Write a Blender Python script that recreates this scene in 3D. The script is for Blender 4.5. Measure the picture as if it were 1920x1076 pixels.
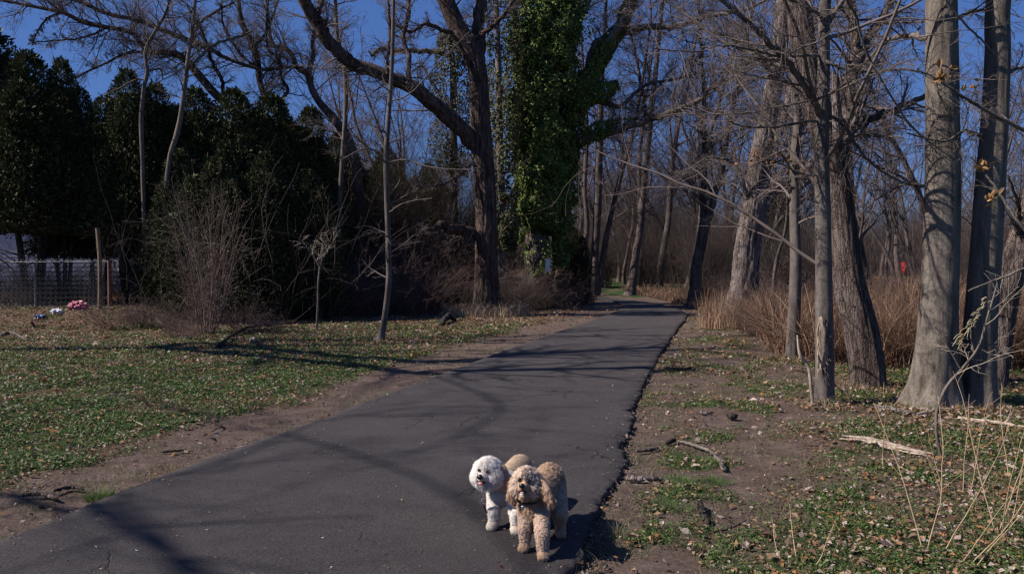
import bpy, math, random
import numpy as np
from mathutils import Vector, kdtree
from math import radians as R_

for o in list(bpy.data.objects): bpy.data.objects.remove(o)
scene = bpy.context.scene
COL = scene.collection
rng = np.random.default_rng(7)
random.seed(7)

# ------------------------------------------------------------------ camera, world, sun, exposure
F = 1450.0                     # focal length in photo pixels (photo 1920 x 1076)
CAMZ = 1.55
PITCH = math.atan(38.0 / F)
cd = bpy.data.cameras.new("camera"); cam = bpy.data.objects.new("camera", cd); COL.objects.link(cam)
cam.location = (0, 0, CAMZ); cam.rotation_euler = (math.pi / 2 - PITCH, 0, 0)
cd.sensor_width = 36.0; cd.lens = 36.0 * F / 1920.0
cd.clip_start = 0.05; cd.clip_end = 2000
scene.camera = cam

SUN_AZ = R_(10); SUN_EL = R_(42)
w = bpy.data.worlds.new("World"); scene.world = w; w.use_nodes = True
nt = w.node_tree; bg = nt.nodes["Background"]
sky = nt.nodes.new("ShaderNodeTexSky"); sky.sky_type = 'NISHITA'; sky.sun_disc = False
sky.sun_elevation = SUN_EL
# direction to the sun in world = (-cos az, -sin az); sky rotation is measured from +Y, clockwise
sky.sun_rotation = math.atan2(-math.cos(SUN_AZ), -math.sin(SUN_AZ))
sky.air_density = 1.0; sky.dust_density = 0.0; sky.ozone_density = 6.0; sky.altitude = 0
hs = nt.nodes.new("ShaderNodeHueSaturation"); hs.inputs["Saturation"].default_value = 1.08
hs.inputs["Hue"].default_value = 0.515
mx = nt.nodes.new("ShaderNodeMix"); mx.data_type = 'RGBA'; mx.inputs[0].default_value = .60; mx.inputs[7].default_value = (.85, 2.15, 6.3, 1)
nt.links.new(sky.outputs[0], hs.inputs["Color"]); nt.links.new(hs.outputs[0], mx.inputs[6]); nt.links.new(mx.outputs[2], bg.inputs[0])
bg.inputs[1].default_value = 0.052
sd = bpy.data.lights.new("sun", 'SUN'); sun = bpy.data.objects.new("sun", sd); COL.objects.link(sun)
sd.energy = 5.0; sd.angle = R_(0.53); sd.color = (1.0, 0.905, 0.82)
sdir = Vector((-math.cos(SUN_AZ) * math.cos(SUN_EL), -math.sin(SUN_AZ) * math.cos(SUN_EL), math.sin(SUN_EL)))
sun.rotation_euler = sdir.to_track_quat('Z', 'Y').to_euler()
vs = scene.view_settings
vs.view_transform = 'Standard'; vs.look = 'None'; vs.exposure = 0.62; vs.gamma = 1.0
try: vs.use_curve_mapping = False
except Exception: pass
cy = scene.cycles
cy.max_bounces = 5; cy.diffuse_bounces = 3; cy.glossy_bounces = 2; cy.transmission_bounces = 2
cy.use_denoising = True
try: cy.denoiser = 'OPENIMAGEDENOISE'
except Exception: pass
cy.filter_width = 1.4

# ------------------------------------------------------------------ maths helpers
def ray(px, py):
    c, s = math.cos(PITCH), math.sin(PITCH)
    v = 538.0 - py
    return np.array([px - 960.0, F * c + v * s, -F * s + v * c])
def W(px, py, Y):                     # the point at distance Y seen at that place
    d = ray(px, py); k = Y / d[1]
    return np.array([d[0] * k, Y, CAMZ + d[2] * k])
def G(px, py, z=0.0):                 # the ground point seen at that place
    d = ray(px, py); k = (z - CAMZ) / d[2]
    return np.array([d[0] * k, d[1] * k, z])
def smooth(t):
    t = np.clip(t, 0, 1); return t * t * (3 - 2 * t)
def _h(i, j, k, s):
    n = (i * 374761393 + j * 668265263 + k * 2147483647 + s * 974711) & 0xffffffff
    n = ((n ^ (n >> 13)) * 1274126177) & 0xffffffff
    return ((n ^ (n >> 16)) & 0xffff) / 65535.0
def vn(x, y, z=0.0, s=0):
    x, y, z = np.broadcast_arrays(np.asarray(x, float), np.asarray(y, float), np.asarray(z, float))
    i = np.floor(x).astype(np.int64); j = np.floor(y).astype(np.int64); k = np.floor(z).astype(np.int64)
    a = x - i; b = y - j; c = z - k
    a = a * a * (3 - 2 * a); b = b * b * (3 - 2 * b); c = c * c * (3 - 2 * c)
    r = 0
    for di in (0, 1):
        for dj in (0, 1):
            for dk in (0, 1):
                r = r + (a if di else 1 - a) * (b if dj else 1 - b) * (c if dk else 1 - c) * _h(i + di, j + dj, k + dk, s)
    return r
def fbm(x, y, z=0.0, s=0, o=4):
    r = 0; a = .5; t = 0
    for q in range(o):
        f = 2 ** q
        r = r + a * vn(np.asarray(x) * f, np.asarray(y) * f, np.asarray(z) * f, s + q); t += a; a *= .5
    return r / t
def nrm(v): return v / np.maximum(np.linalg.norm(v, axis=-1, keepdims=True), 1e-9)
def resample(P, K, *extra):
    """Catmull-Rom through control points -> K points; extra per-point arrays go along."""
    P = np.asarray(P, float); n = len(P)
    Q = np.vstack([2 * P[0] - P[1], P, 2 * P[-1] - P[-2]])
    t = np.linspace(0, n - 1 - 1e-6, K); i = t.astype(int); u = (t - i)[:, None]
    p0, p1, p2, p3 = Q[i], Q[i + 1], Q[i + 2], Q[i + 3]
    out = .5 * (2 * p1 + (p2 - p0) * u + (2 * p0 - 5 * p1 + 4 * p2 - p3) * u ** 2 + (3 * p1 - p0 - 3 * p2 + p3) * u ** 3)
    ex = [np.interp(t, np.arange(n), np.asarray(e, float)) for e in extra]
    return (out, *ex) if ex else out

# ------------------------------------------------------------------ mesh helpers
class MB:
    def __init__(s): s.v = []; s.q = []; s.t = []; s.c = []; s.n = 0
    def add(s, v, q=None, t=None, c=None):
        v = np.asarray(v, float).reshape(-1, 3)
        if q is not None and len(q): s.q.append(np.asarray(q).reshape(-1, 4) + s.n)
        if t is not None and len(t): s.t.append(np.asarray(t).reshape(-1, 3) + s.n)
        if c is None: c = np.ones((len(v), 3)) * .5
        c = np.asarray(c, float)
        if c.ndim == 1: c = np.tile(c, (len(v), 1))
        s.c.append(c); s.v.append(v); s.n += len(v)
    def mesh(s, name, mat, base=(0, 0, 0), smoothf=True, col=False):
        V = np.vstack(s.v) - np.asarray(base, float)
        q = np.vstack(s.q) if s.q else np.zeros((0, 4), int); t = np.vstack(s.t) if s.t else np.zeros((0, 3), int)
        me = bpy.data.meshes.new(name)
        me.vertices.add(len(V)); me.vertices.foreach_set("co", V.astype(np.float32).ravel())
        nl = q.size + t.size; me.loops.add(nl)
        me.loops.foreach_set("vertex_index", np.concatenate([q.ravel(), t.ravel()]).astype(np.int32))
        me.polygons.add(len(q) + len(t))
        st = np.concatenate([np.arange(len(q)) * 4, q.size + np.arange(len(t)) * 3]).astype(np.int32)
        me.polygons.foreach_set("loop_start", st)
        me.polygons.foreach_set("use_smooth", np.full(len(q) + len(t), smoothf))
        if col:
            at = me.color_attributes.new("col", 'FLOAT_COLOR', 'POINT')
            C = np.hstack([np.vstack(s.c), np.ones((len(V), 1))]).astype(np.float32)
            at.data.foreach_set("color", C.ravel())
        me.update(calc_edges=True); me.validate()
        if mat: me.materials.append(mat)
        return me
    def build(s, name, mat, parent=None, smoothf=True, col=False):
        base = (0, 0, 0)
        if parent is not None:
            m = parent; off = np.zeros(3)
            while m is not None: off += np.array(m.location); m = m.parent
            base = off
        o = bpy.data.objects.new(name, s.mesh(name, mat, base, smoothf, col)); COL.objects.link(o)
        if parent is not None: o.parent = parent
        return o
def rebase(o, base):
    """give a top-level mesh its origin at its own base"""
    me = o.data; n = len(me.vertices); a = np.empty(n * 3, np.float32); me.vertices.foreach_get("co", a)
    a = a.reshape(-1, 3) - np.asarray(base, np.float32); me.vertices.foreach_set("co", a.ravel()); me.update()
    o.location = tuple(base); return o
def tag(o, label=None, cat=None, group=None, kind=None):
    if label: o["label"] = label
    if cat: o["category"] = cat
    if group: o["group"] = group
    if kind: o["kind"] = kind
    return o
def empty(name, loc, label, cat, group=None):
    o = bpy.data.objects.new(name, None); COL.objects.link(o); o.location = tuple(float(a) for a in loc)
    o.empty_display_size = .2
    return tag(o, label, cat, group)
def copy_tree(root):
    r = root.copy(); COL.objects.link(r)
    for ch in root.children:
        c = ch.copy(); COL.objects.link(c); c.parent = r
        for g in ch.children:
            d = g.copy(); COL.objects.link(d); d.parent = c
    return r
def tubes(mb, P, R, S=5, c=None, seed=None):
    P = np.asarray(P, float); R = np.asarray(R, float)
    if P.ndim == 2: P = P[None]; R = R[None]
    N, K, _ = P.shape
    if N == 0: return
    T = nrm(np.gradient(P, axis=1)); chord = nrm(P[:, -1] - P[:, 0])
    ref = np.where(np.abs(chord[:, 2:3]) < .8, np.array([[0, 0, 1.]]), np.array([[1., 0, 0]]))
    u = nrm(np.cross(T, ref[:, None, :])); v = np.cross(T, u)
    a = np.arange(S) * 2 * math.pi / S
    V = P[:, :, None, :] + R[:, :, None, None] * (np.cos(a)[None, None, :, None] * u[:, :, None, :] + np.sin(a)[None, None, :, None] * v[:, :, None, :])
    i = np.arange(N)[:, None, None] * K * S; k = np.arange(K - 1)[None, :, None] * S; s_ = np.arange(S)[None, None, :]; s2 = (s_ + 1) % S
    q = np.stack(np.broadcast_arrays(i + k + s_, i + k + s2, i + k + S + s2, i + k + S + s_), -1).reshape(-1, 4)
    if c is not None:
        c = np.asarray(c, float)
        if c.ndim == 2: c = np.repeat(c, K * S, axis=0)
    mb.add(V.reshape(-1, 3), q=q, c=c)
def spawn(P, R, n, t0=.15, t1=.98, ang=(35, 70), lr=.45, K=6, rr=.55, wob=.12, up=.02, tap=.75, rmin=.0015, flat=0.0, fade=.55, end=True):
    N, Kp, _ = P.shape
    L = np.linalg.norm(np.diff(P, axis=1), axis=2).sum(1)
    idx = np.repeat(np.arange(N), n); j = np.tile(np.arange(n), N)
    t = t0 + (t1 - t0) * (j + rng.random(N * n)) / n
    f = t * (Kp - 1); i0 = np.minimum(f.astype(int), Kp - 2); u = (f - i0)[:, None]
    p = P[idx, i0] * (1 - u) + P[idx, i0 + 1] * u
    d = nrm(P[idx, i0 + 1] - P[idx, i0])
    Rp = R[idx, i0] * (1 - u[:, 0]) + R[idx, i0 + 1] * u[:, 0]
    q = rng.normal(size=(N * n, 3)); q[:, 2] *= (1 - flat)
    q = nrm(q - (q * d).sum(1, keepdims=True) * d)
    a = np.radians(rng.uniform(ang[0], ang[1], N * n))[:, None]
    dr = nrm(np.cos(a) * d + np.sin(a) * q)
    ln = L[idx] * lr * (1 - fade * t) * rng.uniform(.55, 1.3, N * n)
    C = np.empty((N * n, K, 3)); C[:, 0] = p
    st = (ln / (K - 1))[:, None]
    for k in range(1, K):
        C[:, k] = C[:, k - 1] + dr * st
        dr = dr + wob * rng.normal(size=dr.shape); dr[:, 2] += up; dr = nrm(dr)
    r0 = np.maximum(Rp * rr, rmin)
    RR = np.maximum(r0[:, None] * (1 - tap * np.linspace(0, 1, K))[None], rmin)
    return C, RR

# ------------------------------------------------------------------ materials
def newmat(name, rough=.85, spec=.3):
    m = bpy.data.materials.new(name); m.use_nodes = True; b = m.node_tree.nodes["Principled BSDF"]
    b.inputs["Roughness"].default_value = rough; b.inputs["Specular IOR Level"].default_value = spec
    return m, m.node_tree, b
def N_(nt, t, **kw):
    n = nt.nodes.new(t)
    for k, v in kw.items():
        if k in n.inputs: n.inputs[k].default_value = v
        else: setattr(n, k, v)
    return n
def ramp(nt, src, stops):
    r = nt.nodes.new("ShaderNodeValToRGB"); e = r.color_ramp.elements
    while len(e) < len(stops): e.new(.5)
    for x, (p, c) in zip(e, stops): x.position = p; x.color = (*c, 1) if len(c) == 3 else c
    nt.links.new(src, r.inputs[0]); return r.outputs[0]
def mixc(nt, fac, a, b, mode='MIX'):
    m = nt.nodes.new("ShaderNodeMix"); m.data_type = 'RGBA'; m.blend_type = mode
    for s, v in ((m.inputs[0], fac), (m.inputs[6], a), (m.inputs[7], b)):
        if hasattr(v, "is_output"): nt.links.new(v, s)
        else: s.default_value = v if not isinstance(v, tuple) or len(v) == 4 else (*v, 1)
    return m.outputs[2]
def noise(nt, vec, scale, detail=5, rough=.6):
    n = N_(nt, "ShaderNodeTexNoise", Scale=scale, Detail=detail, Roughness=rough); nt.links.new(vec, n.inputs["Vector"]); return n.outputs["Fac"]
def coords(nt, sc=(1, 1, 1), which="Object"):
    t = nt.nodes.new("ShaderNodeTexCoord"); m = nt.nodes.new("ShaderNodeMapping"); m.inputs["Scale"].default_value = sc
    nt.links.new(t.outputs[which], m.inputs["Vector"]); return m.outputs[0]
def bump(nt, b, h, st=.5, dist=.02):
    n = nt.nodes.new("ShaderNodeBump"); n.inputs["Strength"].default_value = st; n.inputs["Distance"].default_value = dist
    nt.links.new(h, n.inputs["Height"]); nt.links.new(n.outputs[0], b.inputs["Normal"]); return n
def bark(name, dark, mid, light, sc=14, stretch=.16, bst=.8, bd=.02, patches=.35, patchcol=None, crack=.6):
    m, nt, b = newmat(name, .92, .15)
    v = coords(nt, (1, 1, stretch)); v1 = coords(nt)
    n1 = noise(nt, v, sc, 8, .68); c = ramp(nt, n1, [(.34, tuple(x * .7 for x in dark)), (.5, mid), (.64, light)])
    n2 = noise(nt, v1, 1.7, 4, .6)
    c = mixc(nt, ramp(nt, n2, [(.48, (0, 0, 0)), (.66, (patches,) * 3)]), c, (patchcol or tuple(min(1, x * 1.35) for x in light)))
    n3 = noise(nt, v1, 40, 5, .7)
    c = mixc(nt, ramp(nt, n3, [(.35, (.45,) * 3), (.6, (0,) * 3)]), c, tuple(x * .5 for x in dark))
    wp = nt.nodes.new("ShaderNodeVectorMath"); wp.operation = 'MULTIPLY_ADD'; wp.inputs[1].default_value = (.05, .05, .05)
    nz = N_(nt, "ShaderNodeTexNoise", Scale=9.0, Detail=4.0); nt.links.new(v1, nz.inputs["Vector"]); nt.links.new(nz.outputs["Color"], wp.inputs[0]); nt.links.new(v, wp.inputs[2])
    vo = N_(nt, "ShaderNodeTexVoronoi", Scale=sc * 1.9); vo.feature = 'DISTANCE_TO_EDGE'; nt.links.new(wp.outputs[0], vo.inputs["Vector"])
    crk = ramp(nt, vo.outputs["Distance"], [(0, (crack,) * 3), (.09, (0,) * 3)]); c = mixc(nt, crk, c, tuple(x * .45 for x in dark))
    sb_ = nt.nodes.new("ShaderNodeMath"); sb_.operation = 'SUBTRACT'; nt.links.new(n1, sb_.inputs[0]); nt.links.new(crk, sb_.inputs[1]); n1 = sb_.outputs[0]
    nt.links.new(c, b.inputs["Base Color"])
    mth = nt.nodes.new("ShaderNodeMath"); mth.operation = 'MULTIPLY_ADD'; mth.inputs[1].default_value = .35
    nt.links.new(n3, mth.inputs[0]); nt.links.new(n1, mth.inputs[2])
    bump(nt, b, mth.outputs[0], bst, bd); return m
BARK = {
 'grey': bark('bark_grey', (.075, .062, .050), (.145, .124, .104), (.20, .175, .15), 16, .10, .6, .012, .5, (.24, .215, .185), .22),
 'smooth': bark('bark_smooth', (.07, .058, .052), (.115, .098, .089), (.155, .135, .123), 10, .3, .4, .008, .4, (.20, .178, .155), .10),
 'rough': bark('bark_rough', (.045, .032, .028), (.13, .098, .088), (.205, .162, .146), 13, .11, 1.0, .03, .4, (.26, .215, .195), .5),
 'shag': bark('bark_shag', (.06, .044, .04), (.17, .135, .123), (.27, .225, .21), 11, .12, 1.0, .035, .4, (.38, .34, .32)),
 'red': bark('bark_red', (.03, .02, .016), (.105, .074, .064), (.185, .135, .118), 10, .12, 1.0, .04, .3, (.22, .17, .15)),
 'far': bark('bark_far', (.05, .037, .032), (.105, .082, .074), (.17, .14, .13), 7, .15, .6, .03, .3),
 'dark': bark('bark_dark', (.02, .017, .015), (.05, .042, .037), (.09, .078, .07), 12, .15, .9, .03, .3),
}
def flat(name, col, rough=.8, spec=.3, var=.25, sc=9, bmp=0):
    m, nt, b = newmat(name, rough, spec); v = coords(nt); n = noise(nt, v, sc, 5)
    a = tuple(max(0, x * (1 - var)) for x in col); c = tuple(min(1, x * (1 + var)) for x in col)
    nt.links.new(ramp(nt, n, [(.3, a), (.7, c)]), b.inputs["Base Color"])
    if bmp: bump(nt, b, n, .5, bmp)
    return m
def attr(name, rough=.7, spec=.3, trans=0.0, sheen=0.0):
    m, nt, b = newmat(name, rough, spec)
    a = nt.nodes.new("ShaderNodeAttribute"); a.attribute_name = "col"; nt.links.new(a.outputs["Color"], b.inputs["Base Color"])
    if sheen: b.inputs["Sheen Weight"].default_value = sheen
    if trans:
        t = nt.nodes.new("ShaderNodeBsdfTranslucent"); nt.links.new(a.outputs["Color"], t.inputs[0])
        mx = nt.nodes.new("ShaderNodeMixShader"); mx.inputs[0].default_value = trans
        nt.links.new(b.outputs[0], mx.inputs[1]); nt.links.new(t.outputs[0], mx.inputs[2])
        nt.links.new(mx.outputs[0], nt.nodes["Material Output"].inputs["Surface"])
    return m
M_TWIG = flat('twig_bark', (.125, .10, .09), .85, .2, .3, 4)
M_TWIGFAR = flat('twig_far', (.085, .066, .062), .85, .2, .3, 2)
M_TWIGRED = flat('twig_red', (.13, .085, .075), .85, .2, .3, 4)
M_TWIGPALE = flat('twig_pale', (.30, .255, .20), .8, .2, .25, 5)
M_LEAF = attr('leaf', .6, .3, .25)
M_IVY = attr('ivy_leaf', .55, .3, .25)
M_CONIFER = attr('conifer_spray', .7, .2, .08)
M_LITTER = attr('litter_leaf', .85, .15, .12)
M_REED = attr('dry_reed', .8, .2, .15)
M_FUR = attr('fur', .7, .25, .35, .2)
M_SKIN = attr('fur_skin', .9, .1)
M_DEADWOOD = bark('dead_wood', (.12, .085, .06), (.33, .26, .20), (.50, .42, .34), 20, .15, .8, .02, .3, None, .0)

# ------------------------------------------------------------------ path edges and terrain
LPX = [(0, 1010), (200, 930), (400, 855), (600, 785), (700, 745), (830, 700), (950, 655), (1050, 620), (1110, 600), (1155, 583), (1168, 573), (1145, 563), (1098, 557)]
RPX = [(1055, 1076), (1100, 965), (1165, 860), (1190, 765), (1215, 700), (1245, 652), (1273, 612), (1287, 596), (1286, 586), (1264, 576), (1216, 566), (1150, 560), (1094, 554)]
PZ = .045
Lw = [np.array([-5.2, -9, 0]), np.array([-4.1, -2, 0]), np.array([-3.45, 1.6, 0])] + [G(*p, z=PZ) for p in LPX] + [np.array([-1.0, 47, 0]), np.array([-10, 52, 0])]
Rw = [np.array([-3.0, -9, 0]), np.array([-1.3, -2, 0]), np.array([-.35, 1.6, 0])] + [G(*p, z=PZ) for p in RPX] + [np.array([.5, 50, 0]), np.array([-9, 56, 0])]
NP = 520
Lc = resample(Lw, NP)[:, :2]; Rc = resample(Rw, NP)[:, :2]
def segdist(x, y, C):
    C = C[::4]; A = C[:-1]; B = C[1:]; d = np.full(x.shape, 1e9)
    for a, b in zip(A, B):
        ab = b - a; t = np.clip(((x - a[0]) * ab[0] + (y - a[1]) * ab[1]) / max(1e-9, ab @ ab), 0, 1)
        d = np.minimum(d, np.hypot(x - a[0] - t * ab[0], y - a[1] - t * ab[1]))
    return d
_poly = np.vstack([Lc[::6], Rc[::-6]])
def inside(x, y):
    r = np.zeros(x.shape, bool); P = _poly; j = len(P) - 1
    for i in range(len(P)):
        xi, yi = P[i]; xj, yj = P[j]
        c = ((yi > y) != (yj > y)) & (x < (xj - xi) * (y - yi) / ((yj - yi) if yj != yi else 1e-9) + xi)
        r ^= c; j = i
    return r
def pathinfo(x, y):
    """signed distances: dl (left edge), dr (right edge), in path"""
    return segdist(x, y, Lc), segdist(x, y, Rc), inside(x, y)
def hz(x, y, dp=None):
    x = np.asarray(x, float); y = np.asarray(y, float)
    h = .42 * smooth((y - 18.2) / 2.2) * smooth((-x - 8.3) / 2.0)
    far = smooth((y - 40) / 55)
    h = h + far * (1.25 - .85 * smooth((x - 12) / 22))
    if dp is None: dp = 1.0
    amp = smooth(np.asarray(dp) / 2.0) if not np.isscalar(dp) else 1.0
    h = h + amp * (.10 * (fbm(x * .35, y * .35, s=3, o=3) - .5) + .03 * (vn(x * 2.2, y * 2.2, s=9) - .5))
    return h

# ground sheet with uneven spacing
def lines(a, b, step, lim, g=1.09):
    mid = list(np.arange(a, b, step)); lo = []; s = step; v = a
    while v > -lim: s *= g; v -= s; lo.append(v)
    hi = []; s = step; v = mid[-1]
    while v < lim: s *= g; v += s; hi.append(v)
    return np.array(lo[::-1] + mid + hi)
gx = lines(-9, 9, .07, 600, 1.06); gy = lines(2.5, 17, .06, 600, 1.05)
gy = gy[gy > -60]
X, Y = np.meshgrid(gx, gy)
near = (Y < 60) & (np.abs(X) < 30)
dl = np.full(X.shape, 30.); dr = np.full(X.shape, 30.); ins = np.zeros(X.shape, bool)
a_, b_, c_ = pathinfo(X[near], Y[near]); dl[near] = a_; dr[near] = b_; ins[near] = c_
dp = np.where(ins, 0, np.minimum(dl, dr))
right = (dr < dl)
def masks(x, y, dl, dr, ins):
    """green cover 0..1, bare dirt 0..1"""
    right = dr < dl
    n = fbm(x * .55, y * .55, s=21); n2 = fbm(x * 2.3, y * 2.3, s=31); n3 = fbm(x * .16, y * .16, s=5, o=3)
    d = np.minimum(dl, dr)
    wl = 1.15 + .7 * (n - .5) * 2; dirtL = 1 - smooth((dl - wl * .75 + .5 * (n2 - .5)) / .55)
    wr = 1.35 + .35 * np.clip(y - 3, 0, 6) * .28
    dirtR = 1 - smooth((dr - wr + 1.3 * (n - .5) * 2 + .9 * (n2 - .5)) / 1.1)
    dirt = np.where(right, dirtR * (1 - .8 * smooth((n2 - .48) / .22) * smooth((dr - .12) / .3)), dirtL)
    green = smooth((n2 * .6 + n * .4 - .42) / .16)
    gl = np.where(right, .75 * smooth((n - .33) / .2) + .3, 1.1 - .55 * smooth((y - 11.5) / 4.5))
    low = right * smooth((dr - .75 - .22 * np.clip(y - 4.5, 0, 9) + .7 * (n - .5)) / .7) * (1 - smooth((y - 7.0) / 1.6)) * (.55 + .45 * smooth((n2 - .40) / .15))
    strip = right * smooth((y - 7.5) / 2) * (1 - smooth((y - 24) / 4)) * smooth((fbm(x * 1.5, y * .8, s=55) - .44) / .1) * .8
    dirt = dirt * (1 - .85 * np.maximum(low, strip * .8))
    green = np.clip(green * .6 + .35, 0, 1) * gl * (1 - dirt); green = np.maximum(green, np.maximum(low * .9, strip * .75) * (1 - dirt))
    green *= 1 - .93 * smooth((y - 19) / 5) * (y < 36) 
    return green, dirt
gm = np.zeros(X.shape); dm = np.zeros(X.shape)
gm[near], dm[near] = masks(X[near], Y[near], dl[near], dr[near], ins[near])
fargreen = smooth((fbm(X * .06, Y * .06, s=77, o=3) - .42) / .1) * smooth((Y - 38) / 6)
gm = np.maximum(gm, .75 * fargreen * (X > 8)); gm = np.maximum(gm, .42 * smooth((Y - 41) / 3) * smooth((78 - Y) / 8) * (X > 6.5) * (X < 26) * smooth((fbm(X * .3, Y * .3, s=78) - .3) / .1))
Z = hz(X, Y, dp)
# worn shoulders sit a little low, rut beside the path
Z = Z - .02 * dm - np.where(ins, .05 + 0 * Z, 0) * 1.0
ruts = vn(X * 1.1 + Y * .9, (Y - X) * 5.5, s=44); Z = Z + dm * .025 * (ruts - .5)
Z = Z + .012 * (vn(X * 9, Y * 9, s=45) - .5) * (~ins)
ny, nx = X.shape
ii = np.arange(ny - 1)[:, None] * nx + np.arange(nx - 1)[None]
q = np.stack([ii, ii + 1, ii + nx + 1, ii + nx], -1).reshape(-1, 4)
gmb = MB(); gmb.add(np.stack([X, Y, Z], -1).reshape(-1, 3), q=q, c=np.stack([gm, dm, smooth((X - 2) / 2)], -1).reshape(-1, 3))
def ground_mat():
    m, nt, b = newmat('ground_soil', .95, .1); v = coords(nt)
    at = nt.nodes.new("ShaderNodeAttribute"); at.attribute_name = "col"
    sp = nt.nodes.new("ShaderNodeSeparateColor"); nt.links.new(at.outputs["Color"], sp.inputs[0])
    n = noise(nt, v, 3.5, 8, .7); nf = noise(nt, v, 28, 6, .75); vf = noise(nt, v, 110, 3, .7)
    vv = coords(nt, (1.2, 5, 1)); streak = noise(nt, vv, 3.0, 6, .7)
    dirt = ramp(nt, n, [(.25, (.075, .052, .043)), (.5, (.125, .091, .076)), (.75, (.19, .145, .125))])
    dirt = mixc(nt, ramp(nt, streak, [(.35, (.5,) * 3), (.55, (0,) * 3)]), dirt, (.052, .036, .030, 1))
    dirt = mixc(nt, ramp(nt, nf, [(.52, (0,) * 3), (.7, (.6,) * 3)]), dirt, (.24, .185, .155, 1))
    litter = ramp(nt, nf, [(.28, (.022, .014, .010)), (.45, (.085, .055, .036)), (.6, (.15, .10, .07)), (.75, (.24, .18, .14))])
    vor = N_(nt, "ShaderNodeTexVoronoi", Scale=32.0); nt.links.new(v, vor.inputs["Vector"])
    litter = mixc(nt, .45, litter, ramp(nt, vor.outputs["Color"], [(.2, (.04, .025, .018)), (.5, (.12, .08, .055)), (.85, (.22, .15, .11))]))
    green = ramp(nt, vf, [(.3, (.010, .018, .006)), (.5, (.032, .058, .016)), (.7, (.07, .115, .035))])
    gmask = nt.nodes.new("ShaderNodeMath"); gmask.operation = 'MULTIPLY_ADD'; gmask.inputs[1].default_value = 1.5
    nt.links.new(sp.outputs[0], gmask.inputs[0])
    sub = nt.nodes.new("ShaderNodeMath"); sub.operation = 'MULTIPLY'; sub.inputs[1].default_value = -1.0; nt.links.new(nf, sub.inputs[0]); nt.links.new(sub.outputs[0], gmask.inputs[2])
    c = mixc(nt, ramp(nt, gmask.outputs[0], [(0, (0,) * 3), (.3, (1,) * 3)]), litter, green)
    c = mixc(nt, sp.outputs[1], c, dirt)
    nt.links.new(c, b.inputs["Base Color"])
    ad = nt.nodes.new("ShaderNodeMath"); ad.operation = 'ADD'; nt.links.new(nf, ad.inputs[0]); nt.links.new(n, ad.inputs[1])
    bump(nt, b, ad.outputs[0], .9, .04); return m
ground = gmb.build('ground', ground_mat(), col=True); tag(ground, kind='structure')

# asphalt path: raised slab with a ragged, broken right edge
def asphalt():
    m, nt, b = newmat('asphalt', .88, .25); v = coords(nt)
    n = noise(nt, v, 1.1, 5, .6); f = noise(nt, v, 95, 4, .85); mm = noise(nt, v, 14, 6, .7)
    c = ramp(nt, n, [(.3, (.050, .044, .044)), (.55, (.068, .060, .059)), (.75, (.082, .072, .070))])
    c = mixc(nt, ramp(nt, mm, [(.42, (.35,) * 3), (.62, (0,) * 3)]), c, (.036, .032, .034, 1))
    c = mixc(nt, ramp(nt, f, [(.40, (.8,) * 3), (.50, (0,) * 3)]), c, (.020, .018, .019, 1))
    c = mixc(nt, ramp(nt, f, [(.57, (0,) * 3), (.68, (.9,) * 3)]), c, (.15, .135, .132, 1))
    st = noise(nt, v, .45, 4, .6); c = mixc(nt, ramp(nt, st, [(.50, (0,) * 3), (.60, (.45,) * 3)]), c, (.040, .035, .035, 1))
    g2 = noise(nt, v, 42, 3, .75); c = mixc(nt, ramp(nt, g2, [(.60, (0,) * 3), (.70, (.6,) * 3)]), c, (.115, .10, .097, 1)); c = mixc(nt, ramp(nt, g2, [(.33, (.5,) * 3), (.42, (0,) * 3)]), c, (.022, .019, .019, 1))
    # hairline cracks
    wv = nt.nodes.new("ShaderNodeVectorMath"); wv.operation = 'ADD'
    nn = N_(nt, "ShaderNodeTexNoise", Scale=2.2, Detail=6.0); nt.links.new(v, nn.inputs["Vector"]); nt.links.new(v, wv.inputs[0]); nt.links.new(nn.outputs["Color"], wv.inputs[1])
    vo = N_(nt, "ShaderNodeTexVoronoi", Scale=.85); vo.feature = 'DISTANCE_TO_EDGE'; nt.links.new(wv.outputs[0], vo.inputs["Vector"])
    cr = ramp(nt, vo.outputs["Distance"], [(0, (1,) * 3), (.014, (0,) * 3)])
    pm = ramp(nt, noise(nt, v, .9, 2, .5), [(.52, (0,) * 3), (.60, (.8,) * 3)])
    mk = nt.nodes.new("ShaderNodeMath"); mk.operation = 'MULTIPLY'; nt.links.new(cr, mk.inputs[0]); nt.links.new(pm, mk.inputs[1])
    c = mixc(nt, mk.outputs[0], c, (.010, .009, .009, 1))
    nt.links.new(c, b.inputs["Base Color"])
    h = nt.nodes.new("ShaderNodeMath"); h.operation = 'SUBTRACT'; nt.links.new(f, h.inputs[0]); nt.links.new(mk.outputs[0], h.inputs[1])
    bump(nt, b, h.outputs[0], 1.0, .012); return m
NP2 = 3600; NA = 44
t0 = np.linspace(0, NP - 1, NP2); Li = np.stack([np.interp(t0, np.arange(NP), Lc[:, k]) for k in (0, 1)], 1); Ri = np.stack([np.interp(t0, np.arange(NP), Rc[:, k]) for k in (0, 1)], 1)
sL = np.concatenate([[0], np.cumsum(np.linalg.norm(np.diff(Ri, axis=0), axis=1))])
across = nrm(Ri - Li)
jr = .17 * (fbm(sL * 1.3, 0, s=61, o=3) - .5) + .055 * (fbm(sL * 9, 0, s=62, o=4) - .5)
jl = .06 * (fbm(sL * 1.1, 0, s=63, o=3) - .5) + .03 * (fbm(sL * 9, 0, s=64, o=4) - .5)
Ri = Ri + across * jr[:, None]; Li = Li - across * jl[:, None]
fr = np.concatenate([[0, .0], np.linspace(.004, .965, NA - 7), [.978, .988, .995, 1.0, 1.0]])
PX = Li[:, None, :] + (Ri - Li)[:, None, :] * fr[None, :, None]
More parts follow.
